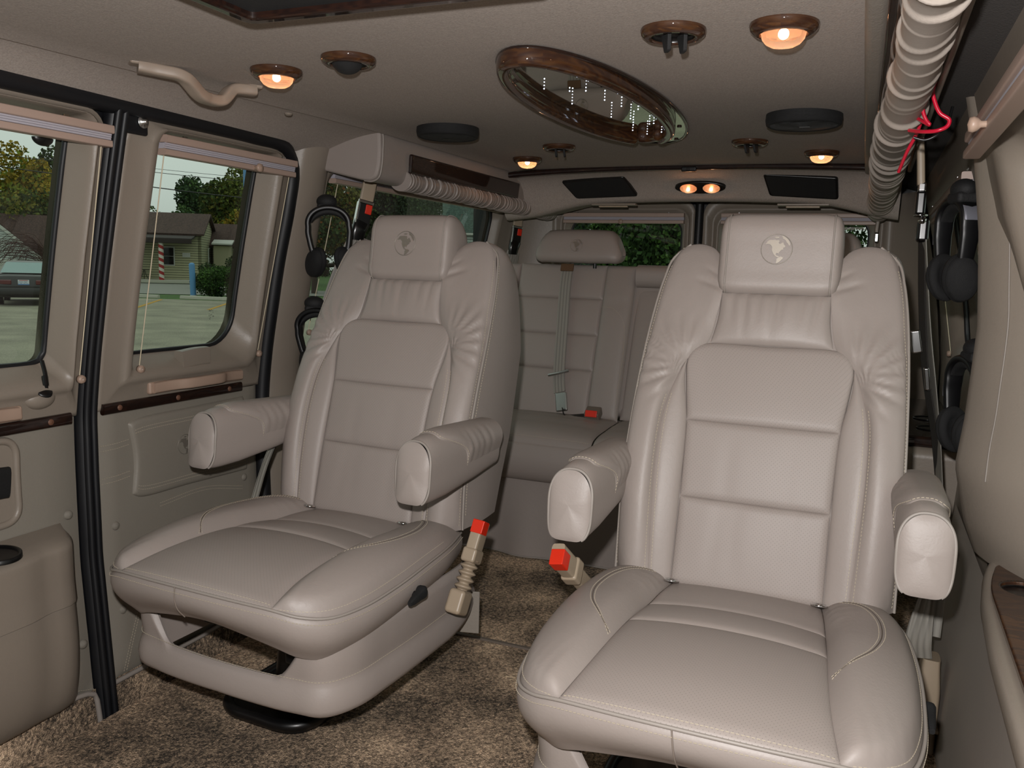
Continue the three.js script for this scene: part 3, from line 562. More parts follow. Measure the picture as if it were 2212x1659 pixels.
  { // band under the top seam, all round
    const half = [...outl, V(-0.09, 0.437, 0.506), V(0, 0.439, 0.510)], full = [...half, ...mir(half, -1).reverse().slice(1)], N = 140, t = spline(full, N);
    const rows = []; for (let k = 0; k <= 14; k++) { const q = k / 14; rows.push(t.map(p => { const cx = V(0, 0, 0.22), dir = V(p.x - cx.x, 0, p.z - cx.z).normalize(), fr = smooth(0.3, 0.5, p.z) * smooth(0.3, 0.0, Math.abs(p.x)), out = 0.008 * Math.sin(Math.PI * Math.min(1, q * 1.15)) - 0.045 * q ** 2.2 - 0.006 * fold(q, 0.06), h = lerp(0.098, 0.078, fr); return V(p.x + dir.x * out, p.y - 0.002 - h * q, p.z + dir.z * out); })); }
    mesh('front_band', fit(gridFrom(rows)), M.leather, seat);
    mesh('top_piping', tube(t.filter((_, i) => i % 2 === 0).map(p => V(p.x * 1.006, p.y - 0.004, p.z + 0.0015)), 0.0028, 160, 6), M.piping, seat);
    const low = t.map(p => { const d = V(p.x, 0, p.z - 0.22).normalize(); return V(p.x + d.x * 0.0055, p.y - 0.014, p.z + d.z * 0.0055); });
    ss.push(...stitchRow(low, low.map(p => V(p.x, 0, p.z - 0.22).normalize())));
    mesh('underside', fit(gridFrom([rows[14], rows[14].map(p => V(p.x * 0.05, p.y - 0.005, 0.22 + (p.z - 0.22) * 0.05))])), M.blackMatte, seat);
    const x = -0.02; mesh('band_seam', tube([V(x, 0.434, 0.5125), V(x + 0.003, 0.415, 0.5165), V(x + 0.006, 0.395, 0.513), V(x + 0.008, 0.376, 0.499)], 0.0012, 20, 6), std(0x756a61, 0.7), seat);
  }
  stuff(mesh('stitching', ss, M.thread, seat));
  for (const x of [-0.128, 0.128]) mesh('tether_ring', at(new THREE.TorusGeometry(0.012, 0.0025, 8, 24), x, 0.44, 0.018, 1.3, 0, 0).scale(1, 1, 1), M.chrome, c);
  // ---- armrests
  for (const s of [-1, 1]) {
    const arm = new THREE.Group(); arm.name = 'armrest'; arm.position.set(s * 0.268, 0, 0); c.add(arm);
    const N = 56, topY = z => interp([-0.09, 0.0, 0.1, 0.16, 0.19, 0.205], [0.668, 0.673, 0.678, 0.678, 0.674, 0.668], z), botY = z => interp([-0.09, 0.0, 0.12, 0.18, 0.205], [0.572, 0.560, 0.549, 0.548, 0.552], z);
    // closed section: round on top, squarer below; k = 0 at the middle of the underside
    const sec = (z, w, grow = 0) => Array.from({ length: N + 1 }, (_, k) => { const a = -Math.PI / 2 + (k % N) / N * Math.PI * 2, c = Math.cos(a), s2 = Math.sin(a), yt = topY(z) + grow, yb = botY(z) - grow * 0.3, ym = lerp(yb, yt, 0.56), e = s2 > 0 ? 2.35 : 5, narrow = s2 < 0 ? 1 - 0.1 * -s2 : 1; return V((w + grow) * narrow * Math.sign(c) * Math.abs(c) ** (2 / e), ym + (s2 > 0 ? yt - ym : ym - yb) * Math.sign(s2) * Math.abs(s2) ** (2 / e), z + (z > 0.15 ? (0.615 - ym - 0.05 * s2) * 0.2 * smooth(0.15, 0.205, z) : 0)); });
    const hw = 0.0365, rows = [-0.09, -0.06, -0.03, 0, 0.03, 0.06, 0.09, 0.12, 0.15, 0.17, 0.185, 0.195, 0.203].map(z => sec(z, hw));
    mesh('arm_body', fit(gridFrom(rows, true, 's')), M.leather, arm);
    const fr = rows[rows.length - 1], ctr = V(0, 0.612, fr[N / 4].z), face = []; for (let k = 0; k <= 14; k++) { const q = k / 14; face.push(fr.map(p => { const r = p.clone().lerp(ctr, Math.min(q, 0.998)); r.z += 0.012 * Math.sqrt(Math.max(0, 1 - (r.x / 0.0372) ** 2)) * Math.sqrt(Math.max(0, 1 - Math.abs((r.y - 0.611) / 0.0615) ** 3.5)); return r; })); }
    mesh('arm_front_panel', fit(gridFrom(face, true, 'e')), M.leather, arm);
    mesh('arm_piping', tube(sec(0.2035, hw, 0.0012).slice(4, N - 3).filter((_, i) => i % 2 === 0), 0.0026, 110, 8), M.piping, arm);
    // saddle pad over the top, its S-shaped front edge dropping down the sides
    const pad = [], k0 = 13, k1 = N - 13, nz = 40, sp = spread(nz), edge = [];
    for (let j = 0; j <= nz; j++) { const row = []; for (let k = k0; k <= k1; k++) { const a = Math.abs((k - N / 2) / (N / 2 - k0)), z0 = 0.150 - 0.092 * smooth(0.30, 0.95, a), z = lerp(z0, -0.092, sp[j]), p0 = sec(z, hw)[k], n = sec(z, hw, 0.002)[k].sub(p0).setZ(0).normalize(); const e = Math.min(edgeOf((z0 - z), 0.035), edgeOf((1 - a) * 0.075, 0.02)); let d = -0.002 + e * (0.007 + 0.004 * a); for (const [zc, w, am] of [[0.03, 0.006, 1], [0.05, 0.004, 0.8], [-0.02, 0.006, 1], [-0.05, 0.005, 0.8], [0.005, 0.004, 0.7]]) d -= 0.0022 * am * e * fold(z - zc - 0.35 * (p0.y - 0.62), w) * smooth(0.15, 0.6, a); const P1 = p0.clone().addScaledVector(n, d); row.push(P1); if (j === 3) edge.push([P1.clone(), n.clone()]); } pad.push(row); }
    mesh('arm_pad', fit(gridFrom(pad)), M.leather, arm);
    stuff(mesh('stitching', stitchRow(edge.map(e => e[0].clone().addScaledVector(e[1], 0.0006)), edge.map(e => e[1])), M.thread, arm));
    mesh('arm_pivot', at(cyl(0.022, 0.022, 0.05), -s * 0.02, 0.615, -0.07, 0, 0, Math.PI / 2), M.black, arm);
  }
  // ---- base: padded skirt, swivel and pedestal
  const base = new THREE.Group(); base.name = 'base'; c.add(base);
  {
    const plan = [V(0.21, 0, -0.14), V(0.243, 0, -0.05), V(0.25, 0, 0.1), V(0.25, 0, 0.26), V(0.243, 0, 0.36), V(0.215, 0, 0.408), V(0.16, 0, 0.42), V(0.0, 0, 0.43), V(-0.16, 0, 0.42), V(-0.215, 0, 0.408), V(-0.243, 0, 0.36), V(-0.25, 0, 0.26), V(-0.25, 0, 0.1), V(-0.243, 0, -0.05), V(-0.21, 0, -0.14)];
    const N = 160, pl = spline(plan, N), topOf = p => { const f = smooth(0.385, 0.41, p.z), w = 1 - smooth(0.125, 0.205, Math.abs(p.x)); return lerp(0.352, 0.266, f * w); };
    const botOf = p => 0.208 + 0.02 * smooth(0.05, -0.1, p.z) - 0.006 * Math.abs(p.x) * 4;
    const ribbon = out => { const rows = []; for (let k = 0; k <= 16; k++) rows.push(pl.map((p, i) => { const a = pl[Math.max(0, i - 1)], b = pl[Math.min(N, i + 1)], n = V(-(b.z - a.z), 0, b.x - a.x).normalize(); if (n.dot(V(p.x, 0, p.z - 0.15)) < 0) n.negate(); const yb = botOf(p), yt = topOf(p), y = lerp(yb, yt, k / 16); const band = y < 0.268 ? 0.010 * Math.sin(Math.PI * clamp((y - yb + 0.012) / (0.28 - yb))) : 0.004 * Math.sin(Math.PI * clamp((y - 0.268) / 0.09)), e = edgeOf((k / 16) * (yt - yb), 0.012) * edgeOf((1 - k / 16) * (yt - yb), 0.012); return V(p.x + n.x * (out * (band + 0.006) * e - (1 - out) * 0.004), y, p.z + n.z * (out * (band + 0.006) * e - (1 - out) * 0.004)); })); return rows; };
    mesh('skirt', [fit(gridFrom(ribbon(1))), fit(gridFrom(ribbon(0)))], M.leather, base);
    const s1 = pl.map((p, i) => { const n = V(p.x, 0, p.z - 0.15).normalize(); return V(p.x + n.x * 0.0085, 0.264, p.z + n.z * 0.0085); });
    stuff(mesh('stitching', [...stitchRow(s1.map(p => V(p.x, 0.273, p.z)), s1.map(p => V(p.x, 0, p.z - 0.15).normalize())), ...stitchRow(s1.map(p => V(p.x * 1.004, 0.255, p.z + 0.001)), s1.map(p => V(p.x, 0, p.z - 0.15).normalize()))], M.thread, base));
  }
  mesh('swivel_plate', [at(cyl(0.17, 0.18, 0.018, 40), 0, 0.305, 0.16), at(cyl(0.14, 0.14, 0.05, 40), 0, 0.325, 0.16), rbox(0.36, 0.012, 0.30, 0.004).translate(0, 0.34, 0.2)], M.black, base);
  for (const x of [-0.13, 0.13]) mesh('slide_rail', rbox(0.03, 0.025, 0.38, 0.004).translate(x, 0.285, 0.14), M.black, base);
  mesh('latch_tab', rbox(0.06, 0.05, 0.02, 0.006).translate(0.115, 0.275, 0.345), M.black, base);
  mesh('pedestal', [at(cyl(0.07, 0.09, 0.25, 32), -0.09, 0.145, 0.05), ext(roundPoly([[-0.125, -0.17], [0.125, -0.17], [0.125, 0.17], [-0.125, 0.17]], 0.08), 0.012, 0.004).rotateX(-Math.PI / 2).translate(-0.115, 0.004, 0.05)], M.black, base);
  { const loop = loopRR(-0.235, 0.005, -0.115, 0.215, 0.07, 8).slice(0, -1).map(([x, z]) => V(x, 0.016, z)); mesh('pedestal_rim', tube(loop, 0.013, 120, 10, true), M.black, base); }
  // recline lever on the inboard side
  const lev = new THREE.Group(); lev.name = 'recline_lever'; c.add(lev);
  lev.position.set(0.272, 0.378, 0.215); lev.scale.setScalar(0.8);
  mesh('lever_stem', at(cyl(0.008, 0.008, 0.03), 0.004, 0, 0, 0, 0, Math.PI / 2), M.black, lev);
  mesh('lever_grip', sweep([V(0.022, 0.004, -0.028), V(0.026, 0, 0), V(0.028, -0.006, 0.045)], V(0, 1, 0), (k, t) => { const r = interp([0, 0.15, 0.45, 0.8, 1], [0.010, 0.017, 0.012, 0.0095, 0.006], t); return superRing(r * 1.7, r * 2, 3)(k); }, 16, 14), M.blackMatte, lev);
  return c;
}
const chairR = buildChair('taupe leather captain chair nearest the camera, beside the driver-side wall', 0.3);
chairR.position.set(0.429, 0, -1.5); chairR.rotation.y = 0.0018;
const chairL = buildChair('taupe leather captain chair next to the side doors', -0.6);
chairL.position.set(-0.4313, 0, -1.5719); chairL.rotation.y = -0.0472;

// ---------------------------------------------------------------- ceiling fittings
function readingLight(x, z, label) {
  const y = ceilY(x), t = thing('reading_light', label, 'reading light', 'round ceiling reading lights', P(x, y, z));
  mesh('wood_ring', boxUV(lathe([[0.047, 0.001], [0.048, -0.003], [0.046, -0.009], [0.040, -0.014], [0.034, -0.016], [0.032, -0.014], [0.032, 0.001]], 48)), M.wood, t);
  mesh('reflector', lathe([[0.032, -0.012], [0.026, -0.004], [0.014, 0.0], [0, 0.001]], 32), std(0xd8b090, 0.3, { metalness: 0.9, side: THREE.DoubleSide }), t);
  mesh('bulb', at(new THREE.SphereGeometry(0.0075, 16, 12), 0, -0.014, 0), M.bulbCore, t);
  mesh('lens', lathe([[0.031, -0.013], [0.029, -0.021], [0.024, -0.027], [0.016, -0.031], [0, -0.033]], 32), M.lens, t);
  const l = new THREE.PointLight(0xffb070, 0.014, 0, 2); l.position.set(0, -0.014, 0); l.castShadow = true; l.shadow.radius = 0.4; t.add(l);
  return t;
}
M.lens = new THREE.MeshPhysicalMaterial({ color: 0xffeedd, roughness: 0.45, transmission: 1, thickness: 0, ior: 1.45, side: THREE.DoubleSide });
readingLight(-0.454, 1.32, 'lit wood-rimmed reading light near the ceiling grab handle');
readingLight(0.453, 1.285, 'lit wood-rimmed reading light nearest the camera, by the gathered fabric roll');
readingLight(-0.455, 2.57, 'small lit reading light near the wood-fronted valance box');
readingLight(0.437, 2.585, 'small lit reading light at the rear by the fabric roll');
function airVent(x, z, label, closed, turn) {
  const y = ceilY(x), t = thing('air_vent', label, 'air vent', 'round ceiling air vents', P(x, y, z), turn);
  mesh('wood_ring', boxUV(lathe([[0.047, 0.001], [0.048, -0.003], [0.046, -0.009], [0.040, -0.013], [0.033, -0.014], [0.031, -0.010], [0.031, 0.001]], 48)), M.wood, t);
  mesh('vent_cup', lathe([[0.031, -0.011], [0.03, -0.004], [0, -0.001]], 32), M.black, t);
  if (closed) mesh('vent_flap', [at(new THREE.SphereGeometry(0.0265, 24, 14, 0, Math.PI * 2, Math.PI / 2, Math.PI / 2).scale(1, 0.75, 1), 0, -0.009, 0.004), at(new THREE.CylinderGeometry(0.0265, 0.0265, 0.003, 24), 0, -0.009, 0.004)], M.blackMatte, t);
  else for (const k of [-0.012, 0.012]) mesh('vent_fin', ext(roundPoly([[-0.018, 0], [0.018, 0], [0.012, -0.026], [-0.006, -0.026]], 0.004), 0.004, 0.001).rotateY(Math.PI / 2).rotateZ(0.15).translate(k, -0.006, 0), M.blackMatte, t);
  return t;
}
airVent(-0.272, 1.285, 'wood-rimmed air vent with a closed black dome flap', true, 0);
airVent(0.298, 1.275, 'wood-rimmed air vent with two black fins, beside the large lit reading light', false, 0.5);
airVent(-0.266, 2.345, 'small dark air vent between the oval mirror and the left rear reading light', false, 0.3);
airVent(0.268, 2.36, 'small dark air vent between the oval mirror and the right rear reading light', false, -0.2);
function ceilingSpeaker(x, z, label) {
  const t = thing('ceiling_speaker', label, 'speaker', 'round ceiling speakers', P(x, ceilY(x), z));
  mesh('rim', lathe([[0.080, 0.002], [0.081, -0.012], [0.079, -0.022], [0.074, -0.025], [0.071, -0.023]], 48), M.blackMatte, t);
  mesh('grille', lathe([[0.072, -0.023], [0.06, -0.0255], [0.03, -0.028], [0, -0.029]], 48), M.grille, t);
  mesh('badge', at(new THREE.BoxGeometry(0.022, 0.001, 0.006), 0.004, -0.029, 0.012), M.black, t);
}
const grilleB = dataTex(128, (u, v) => Math.hypot((u * 16) % 1 - 0.5, (v * 16) % 1 - 0.5) < 0.3 ? 0 : 1, false, 1 / 0.03);
M.grille = std(0x17181a, 0.6, { bumpMap: grilleB, bumpScale: 0.001 });
ceilingSpeaker(-0.44, 1.985, 'round black ceiling speaker beside the wood-fronted valance box');
ceilingSpeaker(0.43, 2.0, 'round black ceiling speaker on the fabric roll side');

{ // oval mirror with its wooden rim
  const cx = 0.045, y0 = 1.352, t = thing('ceiling_mirror', 'long oval ceiling mirror with glossy wood rim and star lights drawn with their reflections', 'mirror', null, P(cx, y0, 1.80));
  const plate = new THREE.Shape(); plate.absellipse(0, 0, 0.132, 0.505, 0, Math.PI * 2);
  const pl = new THREE.ExtrudeGeometry(plate, { depth: 0.004, bevelEnabled: true, bevelThickness: 0.001, bevelSize: 0.001, bevelSegments: 2, curveSegments: 96 }).rotateX(Math.PI / 2);
  mesh('mirror_plate', pl, M.mirror, t);
  mesh('plate_edge', tube(Array.from({ length: 72 }, (_, k) => V(0.134 * Math.cos(k / 36 * Math.PI), -0.003, 0.507 * Math.sin(k / 36 * Math.PI))), 0.0045, 160, 8, true), M.woodDark, t);
  const el = (a, s = 1) => V(0.110 * s * Math.cos(a), 0, 0.062 + 0.437 * s * Math.sin(a)); // a = pi/2 towards the camera
  const arc = (a0, a1, s, n) => Array.from({ length: n + 1 }, (_, k) => el(lerp(a0, a1, k / n), s));
  const ring = (k, q) => { const e = 1; return [0.0135 * Math.cos(k * Math.PI * 2) * e, -0.014 + 0.0165 * Math.sign(Math.sin(k * Math.PI * 2)) * Math.abs(Math.sin(k * Math.PI * 2)) ** 0.6]; };
  mesh('wood_rim', [fit(sweep(arc(-1.28, Math.PI * 2 - 1.92, 1, 90), V(0, 1, 0), ring, 200, 16)), ...[el(-1.28), el(-1.92)].map(p => boxUV(new THREE.SphereGeometry(0.0135, 16, 12).scale(1, 1.2, 1).translate(p.x, -0.014, p.z)))], M.wood, t);
  mesh('wood_rim_end', [fit(sweep(arc(-1.68, -1.2, 0.9, 12), V(0, 1, 0), ring, 30, 16)), ...[el(-1.68, 0.9), el(-1.2, 0.9)].map(p => boxUV(new THREE.SphereGeometry(0.0135, 16, 12).scale(1, 1.2, 1).translate(p.x, -0.014, p.z)))], M.wood, t);
  for (const [x, z] of [[0.098, -0.26], [-0.01, -0.455], [0.05, -0.45], [-0.052, -0.41]]) mesh('screw', at(cyl(0.006, 0.005, 0.003, 14), x, -0.0065, z), M.woodDark, t);
  for (const [x, z, n] of [[-0.05, 0.26, 2], [-0.02, 0.2, 1], [-0.035, 0.14, 3], [0.03, 0.25, 3], [0.03, 0.13, 2], [0.0, -0.02, 3], [0.035, -0.05, 3], [0.045, 0.06, 2], [0.02, -0.13, 3], [0.0, -0.2, 3], [0.05, -0.16, 2], [0.07, 0.02, 2], [0.07, -0.12, 3], [0.085, -0.03, 1], [0.06, -0.24, 3], [0.02, -0.26, 3]])
    mesh('star_with_reflections', Array.from({ length: n }, (_, k) => new THREE.SphereGeometry(0.0013 - 0.0002 * (n - 1 - k), 8, 6).translate(x, -0.008 - k * 0.006, z)), M.star, t);  // lowest bead is the LED; glowing beads above it imitate its reflections
}
{ // flip-down video screen, its corner in view at the top
  const t = thing('overhead_screen', 'dark wood-framed flip-down screen folded against the ceiling at the top edge', 'screen', null, P(0.0, 1.325, 0.62));
  const fr = roundPoly([[-0.222, -0.31], [0.222, -0.31], [0.222, 0.352], [-0.222, 0.352]], 0.02), hole = roundPoly([[-0.202, -0.29], [0.202, -0.29], [0.202, 0.332], [-0.202, 0.332]], 0.01); fr.holes.push(hole);
  mesh('wood_frame', ext(fr, 0.024, 0.005).rotateX(-Math.PI / 2), M.woodDark, t);
  mesh('screen_lid', boxUV(at(new THREE.BoxGeometry(0.41, 0.014, 0.63), 0, 0.012, -0.02)), M.blackMatte, t);
}
{ // ceiling grab handle
  const pts = [P(-0.658, 1.341, 1.188), P(-0.632, 1.338, 1.222), P(-0.617, 1.336, 1.243), P(-0.612, 1.331, 1.256), P(-0.617, 1.313, 1.292), P(-0.618, 1.309, 1.304), P(-0.620, 1.308, 1.318), P(-0.617, 1.308, 1.344), P(-0.614, 1.311, 1.354), P(-0.610, 1.332, 1.374), P(-0.607, 1.337, 1.382), P(-0.588, 1.34, 1.418)];
  const t = thing('grab_handle', 'bent taupe plastic grab handle on the ceiling above the side doors', 'handle');
  mesh('grip_bar', fit(sweep(pts, V(0, 1, 0), (k, t) => superRing(0.03 + 0.006 * (smooth(0.12, 0, t) + smooth(0.88, 1, t)), 0.022, 3.6)(k), 90, 18)), M.handle, t);
  for (const k of [0, 11]) mesh('end_mount', rbox(0.032, 0.012, 0.03, 0.005).rotateY(-0.6).translate(pts[k].x, 1.349, pts[k].z), M.handle, t);
}
tag(mesh('headliner_button', at(lathe([[0, -0.006], [0.006, -0.005], [0.009, -0.002], [0.0095, 0]], 20), -0.66, 1.334, -1.62), M.plastic), 'small taupe trim button on the ceiling behind the grab handle', 'button');

{ // wooden strip where the headliner drops, with a small black sensor
  const t = thing('ceiling_strip', 'curved dark wood strip across the rear of the ceiling', 'wood strip');
  const pts = Array.from({ length: 13 }, (_, k) => { const x = lerp(-0.645, 0.59, k / 12); return P(x, 1.35 - 0.016 * Math.abs(x / 0.62) ** 2.4, 2.862); });
  mesh('strip', fit(sweep(pts, V(0, 1, 0), superRing(0.024, 0.02, 3), 60, 14)), M.woodDark, t);
  const s = thing('ceiling_sensor', 'small black box on the middle of the rear ceiling strip', 'sensor', null, P(0.01, 1.343, 2.85));
  mesh('housing', rbox(0.05, 0.016, 0.02, 0.004).translate(0, -0.002, 0), M.black, s); mesh('window', rbox(0.014, 0.008, 0.004, 0.001).translate(0, -0.003, 0.010), M.blackGloss, s);
}
const headerAt = (x, z) => interp([2.86, 2.92, 2.97, 3.01, 3.04, 3.06, 3.075], [1.352, 1.346, 1.334, 1.312, 1.288, 1.268, 1.257], z) - 0.016 * Math.abs(x / 0.66) ** 2.6 - smooth(2.95, 3.06, z) * (0.016 * Math.abs(x / 0.66) ** 2 + 0.03 * smooth(0.6, 1, Math.abs(x / 0.66)));
{ // twin courtesy light on the rear header
  const t = thing('twin_light', 'pair of lit oval lamps in a dark pod above the rear doors', 'light', null, P(0.018, headerAt(0.018, 3.02) + 0.001, 3.022));
  t.rotation.x = -0.68;
  const pod = new THREE.Shape(); pod.absellipse(0, 0, 0.088, 0.028, 0, Math.PI * 2);
  mesh('pod', ext(pod, 0.010, 0.003, 24).rotateX(Math.PI / 2), M.black, t);
  for (const x of [-0.04, 0.04]) {
    mesh('lens', at(new THREE.SphereGeometry(0.03, 24, 12, 0, Math.PI * 2, Math.PI / 2, Math.PI / 2).scale(1, 0.45, 0.72), x, -0.012, 0), M.lens, t);
    mesh('reflector', at(new THREE.CylinderGeometry(0.03, 0.03, 0.002, 24).scale(1, 1, 0.72), x, -0.0135, 0), std(0xd98a4a, 0.25, { metalness: 0.9 }), t);
    mesh('bulb', at(new THREE.SphereGeometry(0.0055, 12, 8), x, -0.0185, 0), M.bulbCore, t);
    const l = new THREE.PointLight(0xffb070, 0.006, 0, 2); l.position.set(x, -0.0185, 0); l.castShadow = true; l.shadow.radius = 0.3; t.add(l);
  }
}
for (const [x, tilt, pts, label] of [[-0.345, -0.03, [[-0.138, 0.042], [-0.10, -0.05], [0.135, -0.046], [0.10, 0.056]], 'black trapezoid speaker grille on the rear header, left of the twin light'], [0.352, 0.05, [[-0.118, 0.054], [-0.10, -0.048], [0.122, -0.056], [0.118, 0.044]], 'black trapezoid speaker grille on the rear header, right of the twin light']]) {
  const t = thing('header_speaker', label, 'speaker', 'rear header speakers', P(x, headerAt(x, 3.012) + 0.002, 3.014)); t.rotation.x = -0.66; t.rotation.z = -tilt;
  mesh('rim', ext(roundPoly(pts, 0.012), 0.012, 0.003).rotateX(Math.PI / 2), M.black, t);
  mesh('grille', ext(roundPoly(pts.map(([p, q]) => [p * 0.94, q * 0.88]), 0.01), 0.002, 0.0005).rotateX(Math.PI / 2).translate(0, -0.013, 0), M.grille, t);
}
for (const [x, label] of [[-0.31, 'grey latch bracket under the left rear header speaker'], [0.36, 'grey latch bracket under the right rear header speaker']]) {
  const t = thing('header_latch', label, 'latch', 'rear header latches', P(x, headerAt(x, 3.075) - 0.006, 3.085));
  mesh('plate', rbox(0.17, 0.008, 0.03, 0.003), M.plastic, t); mesh('latch_bar', rbox(0.11, 0.006, 0.012, 0.002).translate(0, -0.008, 0.01), M.beigePlastic, t);
}
for (const [x, label] of [[-0.15, 'black hinge stop left of the rear door seam'], [0.04, 'black hinge stop just right of the rear door seam'], [0.17, 'black hinge stop further right of the rear door seam']]) tag(mesh('door_stop', rbox(0.06, 0.014, 0.02, 0.004).translate(x, 1.286, -3.43), M.black), label, 'door stop', 'door stops above the rear doors');

// ---------------------------------------------------------------- left valance box
function ruched(pts, r, k0, amp, n = 260, m = 28, squash = 1) {
  const folds = []; for (let q = 0; q < 1;) { folds.push([q, rr(0.35, 1.15), rr(-1, 1) * 1.8, rr(0.5, 1.6)]); q += rr(0.5, 2.6) / k0; }
  return fit(sweep(pts, V(0, 1, 0), (k, t) => { const a = k * Math.PI * 2; let d = 0; for (const [q, s, sl, w] of folds) { const dt = (t - q + sl * 0.25 / k0 * Math.cos(a + sl * 2)) * k0; const v = s * (0.45 + 0.55 * Math.cos(a * 0.5 + sl * 3) ** 2) * (dt < 0 ? Math.exp(-dt * dt / 0.025) : Math.exp(-dt / (w * 0.8))); if (dt > -1 && dt < 4 && v > d) d = v; } const R = (typeof r === 'function' ? r(t) : r) + amp * (d - 0.35); return [R * Math.cos(a), R * squash * Math.sin(a)]; }, n, m));
}
{
  const t = thing('window_valance', 'leather valance box with dark wood panel above the long side window', 'valance');
  const prof = [[-0.868, 1.262], [-0.858, 1.288], [-0.785, 1.358], [-0.655, 1.357], [-0.645, 1.349], [-0.643, 1.30], [-0.646, 1.262], [-0.655, 1.232], [-0.675, 1.222], [-0.70, 1.224], [-0.855, 1.258]];
  const rows = []; for (let j = 0; j <= 30; j++) { const z = lerp(2.0, 3.30, j / 30), pl = spline(prof.map(([x, y]) => P(x, y, z)), 60, true); pl.forEach((p, i) => { p.x += 0.002 * Math.sin(z * 40 + i) * smooth(-0.7, -0.64, p.x) * (0.3 + fbm(z * 20, i * 0.2, 2)); }); rows.push(pl); }
  mesh('box_body', fit(gridFrom(rows, true, 'e')), M.leather, t);
  const sh = roundPoly(prof.map(([x, y]) => [x, y]), 0.012); mesh('end_cap', ext(sh, 0.012, 0.008).translate(0, 0, -2.006), M.leather, t);
  mesh('end_piping', tube(spline(prof.slice(3, 10).map(([x, y]) => P(x + 0.002, y, 1.996)), 40), 0.003, 60, 6), M.piping, t);
  mesh('cap_button', at(lathe([[0, 0.006], [0.008, 0.005], [0.012, 0.002], [0.0125, 0]], 24), -0.838, 1.272, -1.984, Math.PI / 2, 0, 0), M.plastic, t);
  mesh('wood_panel', rbox(0.014, 0.056, 0.80, 0.006, 3).rotateZ(-0.12).translate(-0.641, 1.284, -2.54), M.woodDark, t);
  mesh('gathered_roll', ruched([P(-0.664, 1.238, 2.13), P(-0.661, 1.233, 2.7), P(-0.661, 1.228, 3.34)], 0.034, 120, 0.0055, 900, 28, 0.85), M.leather, t);
}
// ---------------------------------------------------------------- right valance: gathered roll, wood strip, loose wires
{
  const t = thing('fabric_roll', 'long gathered fabric roll hanging along the driver-side ceiling edge', 'valance');
  mesh('gathered_cover', ruched([P(0.634, 1.287, 0.55), P(0.629, 1.286, 1.2), P(0.615, 1.28, 1.9), P(0.606, 1.258, 2.7), P(0.601, 1.235, 3.28)], t => 0.030 + 0.009 * smooth(0.2, 0.55, t), 64, 0.0078, 1000, 36, 1.05), M.headRoll, t);
  mesh('backing_strip', rbox(0.010, 0.035, 2.3, 0.004).translate(0.669, 1.315, -1.5), M.plastic, t);
}
{
  const t = thing('wood_strip', 'dark glossy wood strip between the headliner and the fabric roll', 'wood strip');
  mesh('strip', fit(sweep([P(0.604, 1.325, 0.4), P(0.594, 1.325, 1.3), P(0.584, 1.325, 2.32)], V(0, 1, 0), superRing(0.022, 0.034, 3.4), 60, 14)), M.woodDark, t);
  mesh('edge_padding', fit(sweep([P(0.583, 1.333, 0.4), P(0.574, 1.333, 1.3), P(0.564, 1.333, 2.9)], V(0, 1, 0), superRing(0.03, 0.022, 2.4), 60, 14)), M.vinyl, t);
  for (const z of [0.9, 1.25, 1.6, 1.95]) mesh('screw', at(new THREE.SphereGeometry(0.003, 10, 8), 0.587, 1.318, -z), M.wood, t);
}
{
  const w1 = [[0.655, 1.335, 1.5], [0.662, 1.331, 1.5], [0.6625, 1.312, 1.5], [0.659, 1.292, 1.5], [0.663, 1.276, 1.5], [0.672, 1.258, 1.5], [0.686, 1.247, 1.5], [0.684, 1.238, 1.5], [0.672, 1.232, 1.5], [0.655, 1.232, 1.51], [0.632, 1.241, 1.55]].map(p => P(...p));
  tag(mesh('red_wire', tube(w1, 0.0032, 120, 8), M.redWire), 'looped red wire hanging behind the fabric roll', 'wire', 'loose red wires');
  tag(mesh('red_wire', tube([[0.648, 1.29, 1.52], [0.648, 1.268, 1.52], [0.654, 1.252, 1.52], [0.66, 1.244, 1.52], [0.652, 1.25, 1.53], [0.642, 1.26, 1.55]].map(p => P(...p)), 0.003, 60, 8), M.redWire), 'short red wire loop close beside the fabric roll', 'wire', 'loose red wires');
  tag(mesh('red_wire', tube([[0.652, 1.27, 1.6], [0.645, 1.245, 1.62], [0.634, 1.22, 1.64], [0.624, 1.19, 1.68]].map(p => P(...p)), 0.003, 60, 8), M.redWire), 'straight red wire running down along the fabric roll', 'wire', 'loose red wires');
  tag(mesh('black_wire', tube([[0.638, 1.222, 1.5], [0.655, 1.218, 1.5], [0.672, 1.226, 1.5], [0.684, 1.242, 1.51], [0.69, 1.27, 1.52]].map(p => P(...p)), 0.0024, 60, 8), M.black), 'thin black wire under the red loop', 'wire');
}

